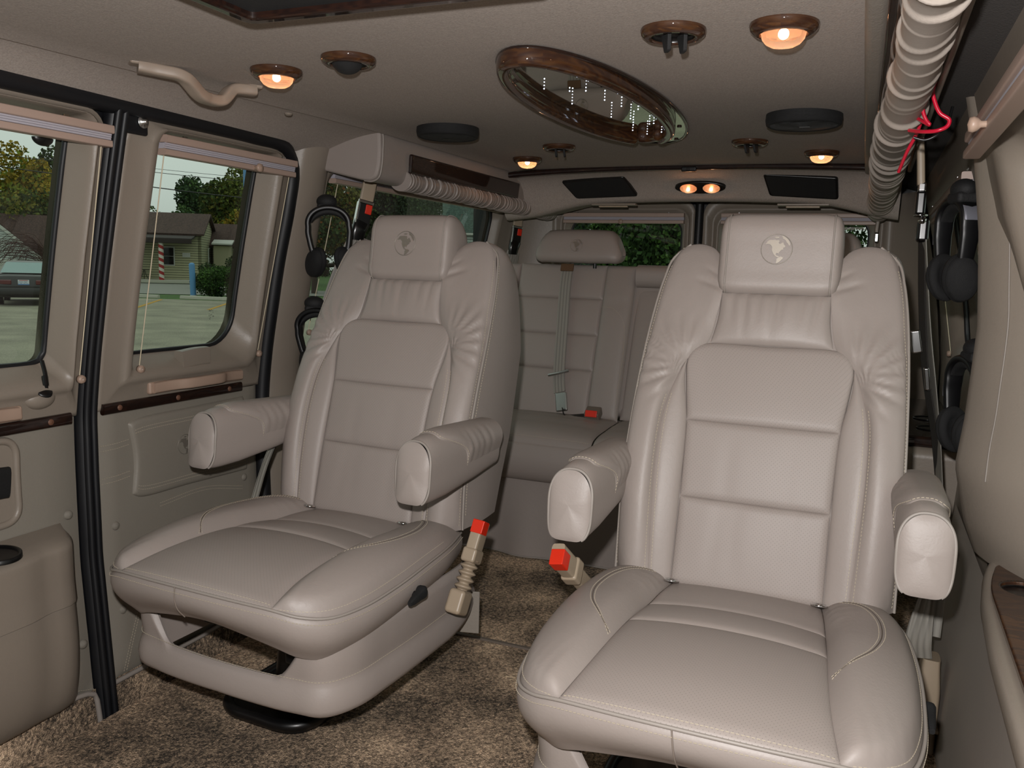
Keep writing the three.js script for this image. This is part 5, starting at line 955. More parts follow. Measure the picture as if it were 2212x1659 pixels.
// ---------------------------------------------------------------- rear bench
{
  const t = thing('rear_bench', 'three-place leather bench seat across the rear of the van', 'bench');
  const bz = (y, d = 0) => 2.93 + 0.19 * (y - 0.46) / 0.56 - d, B = (x, y, d = 0) => P(x, y, bz(y, d));
  const bk = new THREE.Group(); bk.name = 'backrest'; t.add(bk);
  const ys = [0.455, 0.627, 0.757, 0.892, 1.02], st = [];
  const seatBack = (x0, x1) => { // one upholstered place: bolster | four panels | bolster
    for (let k = 0; k < 4; k++) { const a = ys[k], b = ys[k + 1]; const L = [B(x0 + 0.05, a), B(x0 + 0.05, b)], R = [B(x1 - 0.12, a), B(x1 - 0.12, b)]; const p = patch({ L, R, nu: 24, nv: 16, w: 0.014, sink: 0.004, swell: 0.008 }); mesh('back_panel', p.geo, k ? M.leather : M.leather, bk); }
    const bol = (a0, a1, sw) => { const L = ys.map(y => B(a0, y)), R = ys.map(y => B(a1, y)); const p = patch({ L, R, nu: 14, nv: 40, w: 0.02, sink: 0.004, swell: sw, fn: (u, v) => 0.006 - 0.004 * fold(v - 0.74 + 0.1 * (u - 0.5) ** 2, 0.012) }); mesh('back_bolster', p.geo, M.leather, bk); return p; };
    bol(x0, x0 + 0.05, 0.006); const p = bol(x1 - 0.12, x1, 0.012);
    st.push(...stitchOn(p, [[0.05, 0.72], [0.5, 0.70], [0.85, 0.6], [0.92, 0.45], [0.9, 0.1]]));
  };
  seatBack(-0.74, -0.217); seatBack(0.20, 0.63);
  { const L = [B(-0.212, 0.46, -0.015), B(-0.212, 0.94, -0.015)], R = [B(0.196, 0.46, -0.015), B(0.196, 0.94, -0.015)]; mesh('centre_panel', patch({ L, R, nu: 20, nv: 24, w: 0.02, sink: 0.004, swell: 0.014 }).geo, M.leather, bk);
    mesh('centre_roll', fit(sweep([B(-0.212, 0.982, -0.012), B(0.196, 0.982, -0.012)], V(0, 1, 0), superRing(0.09, 0.085, 2.6), 20, 24)), M.leather, bk); }
  mesh('back_shell', rbox(1.36, 0.58, 0.09, 0.03).rotateX(-0.32).translate(-0.055, 0.735, -3.085), M.leather, bk);
  stuff(mesh('stitching', st, M.thread, bk));
  // headrests
  const headrest = (cx, withGlobe) => {
    const h = new THREE.Group(); h.name = 'headrest'; t.add(h); h.position.set(cx, 0, 0);
    const prof = [[3.062, 1.03], [3.052, 1.045], [3.06, 1.09], [3.075, 1.13], [3.095, 1.148], [3.13, 1.152], [3.16, 1.13], [3.165, 1.07], [3.15, 1.035], [3.11, 1.026]], ring = spline(prof.map(([z, y]) => P(0, y, z)), 48, true), c = P(0, 1.06, 3.11);
    const rows = [[-0.173, 0.02], [-0.172, 0.3], [-0.168, 0.55], [-0.160, 0.75], [-0.148, 0.88], [-0.13, 0.955], [-0.10, 0.985], [-0.05, 1], [0, 1.005], [0.05, 1], [0.10, 0.985], [0.13, 0.955], [0.148, 0.88], [0.160, 0.75], [0.168, 0.55], [0.172, 0.3], [0.173, 0.02]].map(([x, k]) => ring.map(p => V(x * (1 - 0.07 * smooth(1.08, 1.16, p.y) * smooth(0.08, 0.17, Math.abs(x))), c.y + (p.y - c.y) * k - (k < 0.9 ? 0.004 : 0), c.z + (p.z - c.z) * (0.35 + 0.65 * k))));
    mesh('cushion', fit(gridFrom(rows, true)), M.leather, h);
    if (withGlobe) globe(h, 0.0235, M.threadMetal, g => { g.position.set(0.002, 1.092, -3.0515); g.rotation.x = -0.30; });
    mesh('post', at(cyl(0.007, 0.007, 0.03), 0.06, 1.022, -3.11), M.black, h);
  };
  headrest(-0.443, true); headrest(0.40, true);
  // seat
  const s = new THREE.Group(); s.name = 'seat'; t.add(s); const ss = [];
  for (const [x0, x1] of [[-0.74, -0.215], [-0.21, 0.195], [0.20, 0.63]]) {
    const L = [P(x0, 0.455, 2.97), P(x0, 0.452, 2.8), P(x0, 0.438, 2.64), P(x0, 0.41, 2.60)], R = L.map(p => V(x1, p.y, p.z));
    const p = patch({ L, R, nu: 26, nv: 30, w: 0.02, sink: 0.003, swell: 0.02, flip: -1, fn: (u, v) => -0.004 * (fold(v - 0.35 + 0.2 * (u - 0.5) ** 2, 0.02) + fold(v - 0.62, 0.015) * 0.7) });
    mesh('seat_cushion', p.geo, M.leather, s); ss.push(...stitchOn(p, [[0.02, 0.93], [0.98, 0.93]]));
    const L2 = [P(x0, 0.412, 2.60), P(x0, 0.35, 2.588), P(x0, 0.30, 2.60), P(x0, 0.275, 2.63)], R2 = L2.map(q => V(x1, q.y, q.z));
    mesh('front_band', patch({ L: L2, R: R2, nu: 20, nv: 14, w: 0.012, sink: 0.003, swell: 0.008, flip: -1 }).geo, M.leather, s);
  }
  stuff(mesh('stitching', ss, M.thread, s));
  { const rows = []; for (let j = 0; j <= 12; j++) { const q = j / 12, r = []; for (let i = 0; i <= 90; i++) { const x = lerp(-0.76, 0.64, i / 90); r.push(P(x, lerp(0.29, 0.004, q), 2.635 - q * 0.012 * (fbm(x * 7, 0.3, 2) - 0.4) * 2 - 0.02 * q * Math.max(0, Math.sin(x * 12 + 0.8)) ** 3)); } rows.push(r); } mesh('skirt', fit(gridFrom(rows)), M.leather, t);
    mesh('skirt_hem', tube(rows[12].filter((_, i) => i % 3 === 0).map(p => V(p.x, p.y + 0.003, p.z + 0.002)), 0.003, 120, 6), M.piping, t); }
}
{ // belt lying over the left bench back
  const t = thing('bench_belt', 'silver lap and shoulder belt lying down the bench backrest', 'seat belt');
  mesh('webbing', strap([P(-0.487, 1.022, 3.098), P(-0.484, 0.95, 3.066), P(-0.474, 0.8, 3.02), P(-0.462, 0.66, 2.972), P(-0.457, 0.615, 2.955), P(-0.452, 0.575, 2.945), P(-0.443, 0.545, 2.93)], V(1, 0, 0.1), 0.047, 0.002, 40), M.webTan, t);
  mesh('guide_loop', rbox(0.052, 0.03, 0.008, 0.003).rotateX(-0.33).translate(-0.486, 1.008, -3.086), std(0x5a4028, 0.6), t);
  mesh('slide_bar', [fit(sweep([P(-0.495, 0.604, 2.942), P(-0.457, 0.614, 2.94), P(-0.415, 0.628, 2.942)], V(0, 1, 0), superRing(0.007, 0.01, 3), 16, 10))], M.steel, t);
  mesh('buckle_tongue', rbox(0.044, 0.07, 0.014, 0.004).rotateX(-0.3).rotateZ(0.22).translate(-0.428, 0.512, -2.913), M.steel, t);
  mesh('lap_webbing', strap([P(-0.418, 0.482, 2.90), P(-0.40, 0.468, 2.885), P(-0.36, 0.470, 2.90), P(-0.31, 0.476, 2.93)], V(0.5, 0, 0.8), 0.036, 0.002, 20), M.webDark, t);
  const b = thing('bench_buckle', 'red-buttoned buckle lying in the bench seat crease', 'buckle', null, P(-0.298, 0.482, 2.895));
  mesh('buckle_body', rbox(0.056, 0.034, 0.05, 0.005).rotateX(0.5), std(0x6b6056, 0.5), b); mesh('release_button', rbox(0.044, 0.024, 0.006, 0.002).rotateX(-0.25).translate(0, 0.004, 0.026), M.redPlastic, b);
}
// rear blinds
const placeR = (x, y, d) => P(x, y, ZR - d + 0.0);
blind('raised blind on the left rear door window', 1.196, -0.63, -0.118, placeR, [], -0.375);
blind('raised blind on the right rear door window behind the near chair headrest', 1.196, 0.03, 0.60, placeR, []);

// ---------------------------------------------------------------- outside
const G = -0.65;
const asphaltT = dataTex(512, (u, v) => { const k = 0.82 + 0.25 * (fbm(u * 8, v * 8, 4, 8) - 0.5) + 0.22 * (hash2(Math.floor(u * 512), Math.floor(v * 512)) - 0.5); return [k * 0.655, k * 0.64, k * 0.55]; }, true, 1 / 6);
const grassT = dataTex(512, (u, v) => { const k = 0.6 + 0.6 * (fbm(u * 32, v * 32, 4, 32) - 0.3); return [k * 0.33, k * 0.5, k * 0.17]; }, true, 1 / 4);
const flat = (pts, y) => boxUV(new THREE.ShapeGeometry(poly(pts)).rotateX(-Math.PI / 2).translate(0, y, 0));
const kerbLine = [[-90, 3], [-40, 20], [-26.4, 25.4], [-22.7, 26.6], [-19.9, 28.4], [-10, 34], [8, 44], [40, 62]];
structure('lawn', flat([[-140, -40], [60, -40], [60, 140], [-140, 140]], G - 0.03), std(0xffffff, 1, { map: grassT }), 'grass beyond the car park');
structure('parking_lot', flat([[-90, -40], [60, -40], [60, 62], ...kerbLine.slice().reverse()], G), std(0xffffff, 0.95, { map: asphaltT }), 'grey asphalt car park');
structure('road', flat([[-90, 8], [-45, 24], [-29.8, 29.0], [-27.5, 30.4], [-24.7, 34.5], [-12, 44], [10, 58], [10, 64], [-12, 50], [-28.9, 41], [-38, 43.0], [-43, 40], [-60, 33], [-90, 20]], G - 0.01), std(0x84847c, 0.95), 'pale road past the houses');
const yellow = std(0xb58a28, 0.85);
for (const [a, b, label] of [[[-21.3, 20.4], [-25.1, 25.2], 'yellow parking line seen at the left of the second window'], [[-19.2, 21.4], [-21.9, 25.4], 'yellow parking line seen at the right of the second window']]) {
  const d = Math.hypot(b[0] - a[0], b[1] - a[1]), m = mesh('parking_line', new THREE.BoxGeometry(0.13, 0.006, d), yellow); m.position.copy(P((a[0] + b[0]) / 2, G + 0.004, (a[1] + b[1]) / 2)); m.rotation.y = Math.atan2(b[0] - a[0], -(b[1] - a[1])); tag(m, label, 'parking line', 'yellow parking lines');
}
const concrete = std(0xb5b2a4, 0.9);
for (const [a, b, label] of [[[-27.9, 25.5], [-26.0, 25.95], 'concrete wheel stop at the left of the second window'], [[-25.2, 26.35], [-22.8, 26.75], 'concrete wheel stop in front of the blue bollard']]) {
  const d = Math.hypot(b[0] - a[0], b[1] - a[1]), m = mesh('wheel_stop', ext(roundPoly([[-0.1, 0], [0.1, 0], [0.07, 0.14], [-0.07, 0.14]], 0.03), d, 0.01).translate(0, 0, -d / 2), concrete); m.position.copy(P((a[0] + b[0]) / 2, G, (a[1] + b[1]) / 2)); m.rotation.y = Math.atan2(b[0] - a[0], -(b[1] - a[1])); tag(m, label, 'wheel stop', 'concrete wheel stops');
}
{
  const t = thing('bollard', 'light blue steel bollard leaning beside the round bush', 'bollard', null, P(-26.7, G, 28.6)); t.rotation.z = 0.04;
  mesh('post', lathe([[0.125, 0], [0.125, 1.36], [0.11, 1.42], [0.06, 1.45], [0, 1.46]], 20), std(0x5f93c4, 0.6), t);
  mesh('collar', lathe([[0.16, 0], [0.16, 0.03], [0.12, 0.05]], 20), concrete, t);
  const p = thing('sign_pole', 'tall light blue pole at the edge of the second window', 'pole', null, P(-26.9, G, 32.3));
  mesh('shaft', at(cyl(0.1, 0.1, 11, 16), 0, 5.5, 0), std(0x5f93c4, 0.6), p); mesh('foot_plate', rbox(0.4, 0.03, 0.4, 0.01).translate(0, 0.015, 0), concrete, p);
}
// leafy crowns
const leafQuad = (() => { const g = new THREE.BufferGeometry(); g.setAttribute('position', new THREE.Float32BufferAttribute([-0.5, 0, 0, 0, -0.35, 0.08, 0.5, 0, 0, 0, 0.35, -0.08], 3)); g.setIndex([0, 1, 2, 0, 2, 3]); return g; })();
function crownGeo(rx, ry, rz, n, size, pal, clump = 14) {
  const pos = [], colr = [], idx = [], q = new THREE.Quaternion(), e = new THREE.Euler(), v = V(), base = leafQuad.attributes.position;
  const cl = Array.from({ length: clump }, () => { const a = rr(0, Math.PI * 2), h = rr(-0.9, 1), r = Math.sqrt(Math.max(0, 1 - h * h)) * rr(0.5, 0.85); return [Math.cos(a) * r, h * 0.72, Math.sin(a) * r, rr(0.28, 0.46)]; }); cl.push([0, 0, 0, 0.6]);
  const cs = pal.map(h => new THREE.Color(h)), clc = cl.map(() => Math.floor(rnd() * cs.length));
  for (let k = 0; k < n; k++) {
    const ci = Math.floor(rnd() * cl.length), c = cl[ci], a = rr(0, Math.PI * 2), h = rr(-1, 1), r = Math.sqrt(1 - h * h), R = c[3] * Math.pow(rnd(), 0.35);
    const cx = (c[0] + R * r * Math.cos(a)) * rx, cy = (c[1] + R * h) * ry, cz = (c[2] + R * r * Math.sin(a)) * rz, s = size * rr(0.6, 1.3);
    q.setFromEuler(e.set(rr(0, 6.3), rr(0, 6.3), rr(0, 6.3)));
    const o = pos.length / 3, m = cs[rnd() < 0.65 ? clc[ci] : Math.floor(rnd() * cs.length)], f = rr(0.7, 1.25);
    for (let i = 0; i < 4; i++) { v.fromBufferAttribute(base, i).multiplyScalar(s).applyQuaternion(q); pos.push(cx + v.x, cy + v.y, cz + v.z); colr.push(m.r * f, m.g * f, m.b * f); }
    idx.push(o, o + 1, o + 2, o, o + 2, o + 3);
  }
  const g = new THREE.BufferGeometry(); g.setAttribute('position', new THREE.Float32BufferAttribute(pos, 3)); g.setAttribute('color', new THREE.Float32BufferAttribute(colr, 3)); g.setIndex(idx); g.computeVertexNormals(); return g;
}
M.leaf = new THREE.MeshPhysicalMaterial({ color: 0xffffff, vertexColors: true, roughness: 0.9, side: THREE.DoubleSide });
M.bark = std(0x3b3026, 0.95);
const palettes = { yellow: [0x8f7a1c, 0x6f7a1e, 0x9c8420, 0x55681c], green: [0x3f5a1e, 0x324a18, 0x52641f, 0x2a3e16], olive: [0x5a6420, 0x47581c, 0x6e6a22, 0x3a4c1a], conifer: [0x34512a, 0x2b4423, 0x45602c], dark: [0x23361a, 0x2e4420, 0x1b2c15, 0x3b4a20], orange: [0x35471d, 0x7a4a1a, 0x2b3e1a, 0x5c5a1e], rear: [0x2c4a1a, 0x3d5c22, 0x1f3614, 0x4a6a2a] };
function tree(kind, x, y, z, rx, ry, label, n = 5200, size = 0.4) {
  const t = thing('tree', label, 'tree', 'trees outside', P(x, G, z)); const cy = y - G;
  const c = mesh('crown', crownGeo(rx, ry, rx, Math.round(n * 1.6), size * 0.85, palettes[kind]), M.leaf, t); c.position.y = cy; c.userData.kind = 'stuff';
  const H = Math.max(0.6, cy + ry * 0.2), br = [tube([V(0, 0, 0), V(0.1, H * 0.5, 0), V(0, H, 0.05)], Math.max(0.1, rx * 0.06), 12, 8)];
  for (let k = 0; k < 4; k++) { const a = k * 1.6 + x; br.push(tube([V(0.05, H * 0.6, 0), V(Math.cos(a) * rx * 0.3, H * 0.8, Math.sin(a) * rx * 0.3), V(Math.cos(a) * rx * 0.55, H * 0.98, Math.sin(a) * rx * 0.55)], Math.max(0.04, rx * 0.02), 8, 6)); }
  mesh('trunk', br, M.bark, t); return t;
}
const low = (k, x, y, z, rx, ry, label, n, s) => tree(k, x, y - 0.35 * ry, z, rx, ry * 1.35, label, n, s);
low('yellow', -69.8, 6.6, 53.5, 5.2, 4.4, 'yellowing autumn tree behind the parked car', 9000);
low('green', -80.9, 7.0, 55.0, 5.6, 5.6, 'dark green tree at the far left behind the parked car', 9000);
low('green', -75.7, 7.2, 63.9, 5.0, 5.2, 'tall green tree right of the yellowing tree in the first window', 9000);
low('olive', -66.4, 3.2, 51.1, 6.2, 2.8, 'low olive trees behind the white house roof', 8000);
low('conifer', -63.4, 5.0, 66.9, 3.6, 3.9, 'pointed tree with a thin top above the brown roof', 8000);
low('olive', -53.5, 5.6, 63.1, 4.4, 3.9, 'olive tree behind the blue pole', 9000);
low('yellow', -45.7, 3.2, 53.8, 2.2, 1.7, 'small yellow tree above the house wing roof', 4500);
low('green', -70.3, 5.2, 66.8, 4.6, 3.4, 'green tree at the left above the brown roof', 8000);
low('green', -62.9, 4.4, 73.7, 6.5, 2.8, 'low green tree in the gap above the brown roof', 8000);
tree('orange', -26.6, 3.7, 37.2, 2.6, 2.7, 'tree with orange leaves behind the upper left headphones', 9000, 0.22);
tree('dark', -26.2, 4.0, 42.5, 3.2, 3.4, 'dark tree with heavy limbs behind the left chair headrest', 11000, 0.22);
low('dark', -30.2, 5.2, 56.5, 4.4, 3.6, 'dark tree next to the green-roofed house', 9000, 0.25);
low('dark', -42.6, 5.0, 80.0, 8.5, 5.4, 'distant dark trees left of the green-roofed house', 9000);
low('dark', -61.0, 1.6, 86.0, 12, 4.2, 'dark hedge-like trees at the end of the lawn', 8000);
tree('green', -38.3, 5.2, 51.3, 3.4, 3.9, 'green tree seen left of the upper headphones', 9000);
low('rear', -6.9, 2.2, 24.5, 2.2, 2.9, 'dense green tree behind the left rear door window', 30000, 0.17);
low('rear', -3.4, 2.4, 20.5, 2.0, 3.0, 'bright-leaved tree close behind the rear door seam', 30000, 0.16);
low('rear', 0.9, 2.3, 26.4, 3.2, 3.2, 'green tree behind the right rear door window', 26000, 0.2);
low('rear', -3.8, 2.7, 33.2, 4.6, 3.8, 'farther green tree between the two rear door trees', 24000, 0.26);
low('rear', -8.9, 3.2, 36.7, 3.4, 3.4, 'green tree at the left rear corner beyond the bench headrest', 24000, 0.26);
function bush(x, z, rx, ry, kind, label, n, s) { const t = thing('bush', label, 'bush', 'bushes by the house', P(x, G, z)); const c = mesh('foliage', crownGeo(rx, ry, rx * 0.9, n, s, palettes[kind], 10), M.leaf, t); c.position.y = ry * 0.75; c.userData.kind = 'stuff'; mesh('stem', at(cyl(0.05, 0.07, ry), 0, ry * 0.5, 0), M.bark, t); }
bush(-25.4, 29.3, 1.35, 0.85, 'rear', 'round clipped green bush right of the bollard', 7000, 0.1);
bush(-33.6, 36.9, 1.2, 0.75, 'dark', 'dark shrub behind the bollard', 3500, 0.13);
bush(-31.6, 36.7, 1.3, 0.7, 'dark', 'low dark shrub behind the round bush', 3500, 0.13);
bush(-35.2, 42.0, 1.3, 1.2, 'dark', 'tall dark shrub against the house gable', 3500, 0.15);

// the houses
const sidingB = dataTex(256, (u, v) => (v * 8) % 1 < 0.16 ? 0.35 : 1, true, 1 / 1.3), roofT = dataTex(256, (u, v) => 0.7 + 0.3 * vnoise(u * 64, v * 32, 32) - ((v * 16) % 1 < 0.12 ? 0.15 : 0), true, 1 / 3);
M.siding = std(0xb9b694, 0.85, { map: sidingB, side: THREE.DoubleSide }); M.sidingWhite = std(0xc4cbc6, 0.85, { map: sidingB, side: THREE.DoubleSide });
M.roofBrown = std(0x5a453e, 0.95, { map: roofT, side: THREE.DoubleSide }); M.roofGreen = std(0x53685f, 0.95, { map: roofT, side: THREE.DoubleSide });
M.darkTrim = std(0x2d2420, 0.8); M.whitePaint = std(0xc8c8c0, 0.7, { side: THREE.DoubleSide }); M.pane = phy(0x15191b, 0.1); M.wallCream = std(0xaaa487, 0.85, { side: THREE.DoubleSide });
const prism = (pts, x0, x1) => ext(poly(pts), x1 - x0, 0).rotateY(Math.PI / 2).translate(x0, 0, 0); // profile given as (-z, y)
const slab = (a, b, x0, x1, th = 0.12) => { // roof slope between (z, y) points a and b
  const L = Math.hypot(b[0] - a[0], b[1] - a[1]); const g = new THREE.BoxGeometry(x1 - x0, th, L); boxUV(g); return at(boxUV(g), (x0 + x1) / 2, (a[1] + b[1]) / 2, (a[0] + b[0]) / 2, Math.atan2(-(b[1] - a[1]), b[0] - a[0]), 0, 0); };
function pane2(parent, x, y, w, h, z, ry = 0) { const f = mesh('window', rbox(w + 0.14, h + 0.14, 0.08, 0.02).rotateY(ry).translate(x, y, z), M.whitePaint, parent); const n = ry ? [0.05, 0] : [0, 0.05]; mesh('pane', new THREE.BoxGeometry(w, h / 2 - 0.03, 0.03).rotateY(ry).translate(x + n[0], y + h / 4, z + n[1]), M.pane, f); mesh('pane', new THREE.BoxGeometry(w, h / 2 - 0.03, 0.03).rotateY(ry).translate(x + n[0], y - h / 4, z + n[1]), M.pane, f); return f; }
const stripeT = (c1, c2) => { const A = col(c1), B = col(c2); return dataTex(64, (u, v) => (u + v) % 1 < 0.5 ? A : B, true, 1); };
{
  const h = thing('house', 'cream sided house with brown roof and porch across the road', 'house', null, P(-41.2, G, 44.6), 0.752 - 0.13);
  mesh('front_wall', boxUV(at(new THREE.BoxGeometry(8, 3.3, 0.2), -4, 1.65, -0.1)), M.siding, h);
  mesh('gable_wall', boxUV(prism([[0, 0], [7, 0], [7, 3.3], [3.5, 4.7], [0, 3.3]], -0.2, 0)), M.siding, h);
  mesh('roof_slope', slab([-3.5, 4.74], [0.45, 3.2], -8.3, 0.25), M.roofBrown, h); mesh('roof_slope', slab([-3.5, 4.74], [-7.4, 3.2], -8.3, 0.25), M.roofBrown, h);
  mesh('porch_roof', slab([0, 3.15], [2.2, 2.85], -8, -0.3, 0.1), M.darkTrim, h); mesh('fascia', rbox(7.8, 0.28, 0.12, 0.02).translate(-4.2, 2.72, 2.2), M.darkTrim, h);
  mesh('porch_floor', rbox(7.8, 0.2, 2.2, 0.02).translate(-4.15, 0.1, 1.2), concrete, h);
  for (const [x, c1, c2] of [[-2.2, 0xa02626, 0xd0ccc0], [-3.9, 0x22315a, 0xb9c2cc]]) { const tx = stripeT(c1, c2); tx.repeat.set(1, 6); mesh('porch_post', at(new THREE.CylinderGeometry(0.16, 0.16, 2.5, 16), x, 1.4, 2.0), std(0xffffff, 0.7, { map: tx }), h); }
  pane2(h, -2.1, 1.75, 0.7, 1.15, 0.04); pane2(h, -5.2, 1.4, 0.9, 1.9, 0.04); pane2(h, 0.05, 1.7, 0.5, 1.3, -3.6, Math.PI / 2);
  mesh('wall_sign', rbox(0.5, 0.3, 0.03, 0.01).translate(-0.95, 1.85, 0.03), M.whitePaint, h);
  mesh('wing_wall', boxUV(prism([[4.5, 0], [9.5, 0], [9.5, 2.7], [7, 4.2], [4.5, 2.7]], 0.2, 2.0)), M.siding, h);
  mesh('wing_roof', slab([-7, 4.24], [-4.2, 2.55], 0.0, 2.1), M.roofBrown, h); mesh('wing_roof', slab([-7, 4.24], [-9.8, 2.55], 0.0, 2.1), M.roofBrown, h);
  mesh('bay_roof', slab([-4.6, 3.0], [-3.0, 2.7], 0.3, 1.7, 0.1), M.whitePaint, h); mesh('bay_wall', boxUV(at(new THREE.BoxGeometry(1.2, 2.6, 1.2), 1.0, 1.3, -3.9)), M.wallCream, h);
  mesh('vent_pipe', at(cyl(0.06, 0.06, 0.8), -6.6, 4.6, -2.6), M.steel, h); mesh('chimney', rbox(0.5, 0.9, 0.5, 0.03).translate(-4.9, 4.9, -3.6), M.darkTrim, h);
}
{ // porch furniture
  const c = thing('lawn_chair', 'white slatted lawn chair on the porch', 'chair', null, P(-41.2 - 3.3, G + 0.2, 44.6 - 2.95 - 1.05), 0.6);
  for (let k = 0; k < 6; k++) mesh('back_slat', rbox(0.09, 0.75, 0.03, 0.01).rotateX(-0.25).translate(-0.3 + k * 0.12, 0.75, -0.3), M.whitePaint, c);
  mesh('seat', rbox(0.75, 0.05, 0.6, 0.02).translate(0, 0.42, 0), M.whitePaint, c);
  for (const [x, z] of [[-0.36, -0.28], [0.36, -0.28], [-0.36, 0.28], [0.36, 0.28]]) mesh('leg', at(cyl(0.03, 0.03, 0.44), x, 0.22, z), M.black, c);
  const b = thing('porch_table', 'small dark table beside the lawn chair on the porch', 'table', null, P(-41.2 - 2.45, G + 0.2, 44.6 - 2.4 - 0.2), 0.6);
  mesh('top', at(cyl(0.32, 0.32, 0.03, 20), 0, 0.6, 0), M.black, b); for (const a of [0.3, 2.4, 4.5]) mesh('leg', tube([V(Math.cos(a) * 0.05, 0.58, Math.sin(a) * 0.05), V(Math.cos(a) * 0.12, 0.3, Math.sin(a) * 0.12), V(Math.cos(a) * 0.3, 0, Math.sin(a) * 0.3)], 0.02, 8, 6), M.black, b);
  const s = thing('covered_grill', 'dark covered grill on the porch', 'grill', null, P(-41.2 - 4.6, G + 0.2, 44.6 - 3.6 - 1.0), 0.6);
  mesh('cover', boxUV(lathe([[0.28, 0.3], [0.34, 0.6], [0.36, 0.85], [0.3, 1.05], [0.14, 1.18], [0, 1.2]], 20)), M.black, s); mesh('stand', [at(cyl(0.03, 0.03, 0.32), -0.18, 0.16, 0.1), at(cyl(0.03, 0.03, 0.32), 0.18, 0.16, 0.1), at(cyl(0.03, 0.03, 0.32), 0, 0.16, -0.2)], M.black, s);
}
{
  const h = thing('white_house', 'white gabled house behind the parked car', 'house', null, P(-54.9, G, 42.1), 0.92);
  mesh('gable_wall', ext(poly([[-9.4, 0], [1.4, 0], [1.4, 0.95], [-4, 5.7], [-9.4, 0.95]]), 0.2, 0), M.sidingWhite, h);
  const r = Math.atan2(4.75, 5.4), L = 7.5; mesh('roof_slope', boxUV(at(boxUV(new THREE.BoxGeometry(L, 0.12, 6)), -4 + 2.8, 5.78 - 2.46, -2.8, 0, 0, -r)), M.roofBrown, h); mesh('roof_slope', boxUV(at(boxUV(new THREE.BoxGeometry(L, 0.12, 6)), -4 - 2.8, 5.78 - 2.46, -2.8, 0, 0, r)), M.roofBrown, h);
  mesh('rake_board', at(new THREE.BoxGeometry(7.3, 0.2, 0.1), -4 + 2.75, 5.66 - 2.42, 0.26, 0, 0, -r), M.whitePaint, h);
  mesh('rear_roof', slab([-9.5, 4.7], [-6.3, 1.6], -9, 3.2), M.roofBrown, h); mesh('rear_wall', boxUV(at(new THREE.BoxGeometry(11.6, 1.6, 0.2), -3, 0.8, -6.6)), M.sidingWhite, h);
  mesh('garage_door', rbox(3.2, 1.2, 0.1, 0.03).translate(-2.2, 0.6, 0.25), M.whitePaint, h);
}
{
  const h = thing('green_roofed_house', 'white sided house with a weathered green roof', 'house', null, P(-22.9, G, 44.6), 0.485);
  mesh('front_wall', boxUV(at(new THREE.BoxGeometry(9, 3.7, 0.2), 5.4, 1.85, -1.0)), M.sidingWhite, h);
  mesh('roof_slope', slab([-4.2, 6.6], [-0.7, 3.62], 0, 3.5), M.roofGreen, h); mesh('roof_slope', slab([-4.2, 6.6], [-8, 3.62], 0, 10), M.roofGreen, h);
  mesh('eave_board', rbox(2.1, 0.12, 0.06, 0.01).translate(1.9, 3.58, -0.62), M.whitePaint, h);
  mesh('gable_wall', ext(poly([[2.4, 0], [8.4, 0], [8.4, 3.6], [5.4, 7.6], [2.9, 4.0], [2.4, 3.6]]), 0.2, 0).translate(0, 0, -0.9), M.sidingWhite, h);
  const a = Math.atan2(4.0, 2.9); mesh('rake_board', at(new THREE.BoxGeometry(5.2, 0.16, 0.14), 4.0, 5.55, -0.6, 0, 0, a), M.whitePaint, h); mesh('gable_roof', boxUV(at(boxUV(new THREE.BoxGeometry(5.2, 0.1, 4)), 3.9, 5.65, -2.7, 0, 0, a)), M.roofGreen, h);
  pane2(h, 4.05, 3.6, 0.75, 1.2, -0.66);
  mesh('porch_roof', slab([-0.9, 2.75], [0.9, 2.1], 2.6, 9, 0.1), M.roofGreen, h); mesh('porch_wall', boxUV(at(new THREE.BoxGeometry(6.2, 2.1, 0.1), 5.8, 1.05, 0.6)), M.sidingWhite, h);
}
{ // weeping bare tree
  const t = thing('bare_tree', 'leafless weeping tree with reddish twigs beside the parked car', 'tree', null, P(-33.5, G, 27.0), 0.9);
  mesh('trunk', tube([V(0, 0, 0), V(0.02, 0.6, 0), V(-0.1, 1.3, 0), V(-0.3, 1.9, 0)], 0.08, 16, 8), M.bark, t);
  const tw = []; for (let k = 0; k < 90; k++) { const s = V(-0.15 + rr(-0.1, 0.1), rr(1.0, 1.9), rr(-0.2, 0.2)), L = rr(0.9, 2.5), up = rr(0.1, 1.05), dz = rr(-0.7, 0.7); tw.push(new THREE.TubeGeometry(new THREE.CatmullRomCurve3([s, V(s.x - L * 0.4, s.y + up * 0.8, dz * 0.5), V(s.x - L * 0.75, s.y + up * 0.7, dz * 0.8), V(s.x - L, s.y + up * 0.1 - 0.2, dz)]), 8, rr(0.004, 0.011), 4)); }
  stuff(mesh('twigs', tw, std(0x4a2f28, 0.9), t));
}
{ // power lines
  const ln = (pts, r, label) => tag(mesh('power_line', tube(pts.map(p => P(...p)), r, 40, 5), M.black), label, 'power line', 'overhead power lines');
  ln([[-55.4, 6.9, 37.6], [-37.4, 5.0, 44.9], [-24.3, 4.4, 50.2], [-10, 5, 56]], 0.035, 'lowest and thickest overhead power line');
  ln([[-55.4, 7.6, 37.7], [-37.7, 6.1, 44.9], [-24.5, 5.6, 50.4], [-10, 6, 56]], 0.02, 'middle overhead power line');
  ln([[-49.8, 7.3, 40.0], [-37.7, 6.35, 44.9], [-24.5, 5.9, 50.4], [-10, 6.3, 56]], 0.014, 'highest and thinnest overhead power line');
}
